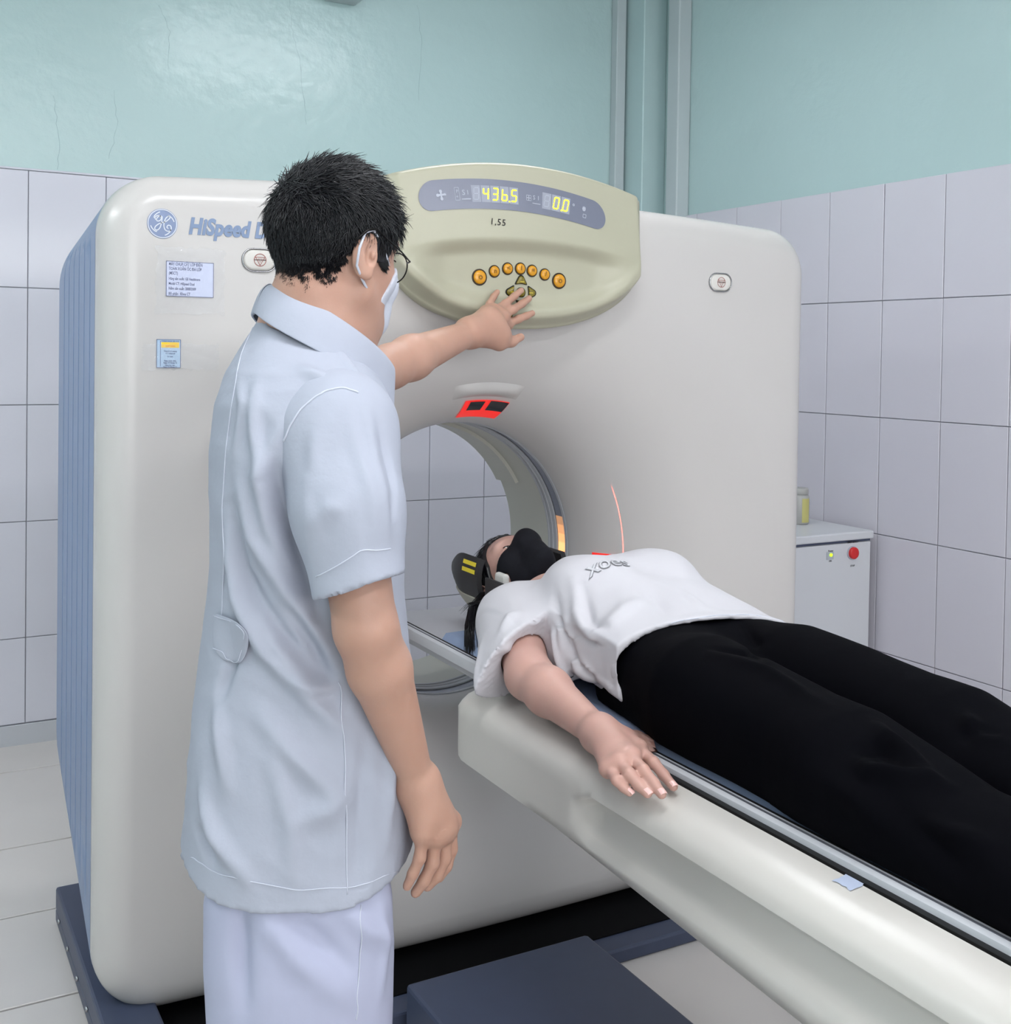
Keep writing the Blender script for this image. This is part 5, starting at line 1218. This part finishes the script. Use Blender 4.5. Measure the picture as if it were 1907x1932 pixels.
# loose long hair falling over the near side of the holder
def lock(pts, n, spread, w_=.0009, nm='hair_lock'):
    P0 = np.array(pts, float); V = []; Fc = []
    for i in range(n):
        off = RNG.normal(size=3)*spread; ph_ = RNG.uniform(0, 6); L = RNG.uniform(.7, 1.0); k0 = len(V); K = 12
        for j in range(K+1):
            t = j/K*L; s_ = t*(len(P0)-1); a = int(min(s_, len(P0)-2)); q = P0[a]+(P0[a+1]-P0[a])*(s_-a)+off*(.4+.8*t)+np.array([sin(ph_+t*3), cos(ph_+t*2), 0])*.0015; ww = w_*(1-.7*t)
            for b in range(3): V.append(q+ww*np.array([cos(b*2.09), sin(b*2.09)*.5, sin(b*2.09+1)]))
        for j in range(K):
            a = k0+j*3
            for u_ in range(3): Fc.append((a+u_, a+(u_+1) % 3, a+3+(u_+1) % 3, a+3+u_))
    o = obj(nm, V, Fc, 'hair_black', hw_); o['kind'] = 'stuff'; return o
hx = lambda a, b, y_: at(a, b, y_)
lock([hx(912, 1120, 2.56), hx(890, 1150, 2.50), hx(884, 1190, 2.46), hx(886, 1240, 2.44)], 260, .0055, .0012)
lock([hx(905, 1135, 2.50), hx(885, 1140, 2.50), hx(868, 1158, 2.49)], 26, .004, .0005)
lock([Hw(.06, .03, .08), Hw(.085, .035, .082), Hw(.088, .045, .06), Hw(.07, .06, .03)], 26, .004, .0005)
lock([Hw(.05, -.03, .10), Hw(.075, -.035, .10), Hw(.085, -.03, .085), Hw(.075, -.05, .06)], 22, .005, .0005)
# mask
wpoly = [(.17, .004), (.112, .004), (.096, -.003), (.064, -.010), (.028, -.012), (.018, -.022), (.030, -.030), (.050, -.034), (.056, -.046), (.046, -.060), (.028, -.070), (.026, -.084), (.045, -.098), (.060, -.135), (.17, -.14)]
mw, _ = mask_mesh('face_mask', Hw, wpoly, [((.114, 0, -.012), (.106, 0, -.090), .016, .012, .035)], 'mask_black', wom, .004, fem=True)
for b in (1, -1):
    tube('ear_strap', [Hw(.020, b*.074, -.018), Hw(.008, b*.079, -.006), Hw(-.004, b*.083, .010)], .0014, 'mask_black', mw, 6)
    tube('ear_strap', [Hw(.030, b*.062, -.076), Hw(.010, b*.068, -.056), Hw(-.010, b*.080, -.026)], .0014, 'mask_black', mw, 6)
# ------------------------------------------------------------------ head holder
mat('holder_black', (44, 44, 46), .45, .4, noise=.05, nscale=90); mat('holder_cream', (176, 174, 160), .5, .4); mat('sticker_yellow', (226, 206, 60), .5, .3); mat('foam', (200, 198, 194), .7, .2)
hh = empty('head_holder', (1.30, 2.40, .772), 'curved black and cream head holder cupping the patient head', 'head holder')
def trough(name, y0, y1, r0, r1, a0, a1, m, p, cz, n=28, lab=None, ry=1.0):
    rws = []
    for y in np.linspace(y0, y1, 14):
        e = max(0, (y-y0)/(y1-y0)-.45)/.55; q = 1-.42*e*e; da = 14*e*e*e; A = np.linspace(radians(a0+da), radians(a1-da), n)
        rws.append([(1.30+r0*(q*.35+.65)*cos(a), y, cz+r0*q*sin(a)) for a in A]+[(1.30+r1*(q*.35+.65)*cos(a), y, cz+r1*q*sin(a)) for a in A[::-1]])
    v, f = strip_loft(rws, True); k = len(rws[0]); f = list(f)+[tuple(range(k)), tuple(range(len(v)-k, len(v)))[::-1]]; o = edge_split(obj(name, v, f, m, p, True, lab), 40); return o
trough('shell', 2.250, 2.415, .120, .108, 157, 383, 'holder_black', hh, .895, lab=None)
trough('shell_base', 2.250, 2.42, .124, .110, 204, 336, 'holder_cream', hh, .898)
box('neck_bar', (1.25, 2.26, .7725), (1.35, 2.42, .786), 'holder_black', hh, .004)
for b in (-1, 1):
    box('cheek_pad', (1.30+b*.098-.008, 2.150, .80), (1.30+b*.098+.008, 2.196, .922), 'foam', hh, .007, 3)
    box('pad_backing', (1.30+b*.110-.004, 2.145, .785), (1.30+b*.110+.004, 2.225, .905), 'holder_black', hh, .003, 2)
for k, z in enumerate((.958, .940)):
    pass
def shell_patch(a0, a1, y0, y1, m, nm='sticker'):
    rws = [[(1.30+  .1208*cos(radians(a)), y, .895+  .1208*sin(radians(a))) for a in np.linspace(a0, a1, 6)] for y in np.linspace(y0, y1, 3)]
    v, f = strip_loft(rws); return obj(nm, v, f, m, hh)
shell_patch(163, 167.5, 2.262, 2.325, 'sticker_yellow'); shell_patch(171, 175.5, 2.262, 2.325, 'sticker_yellow')
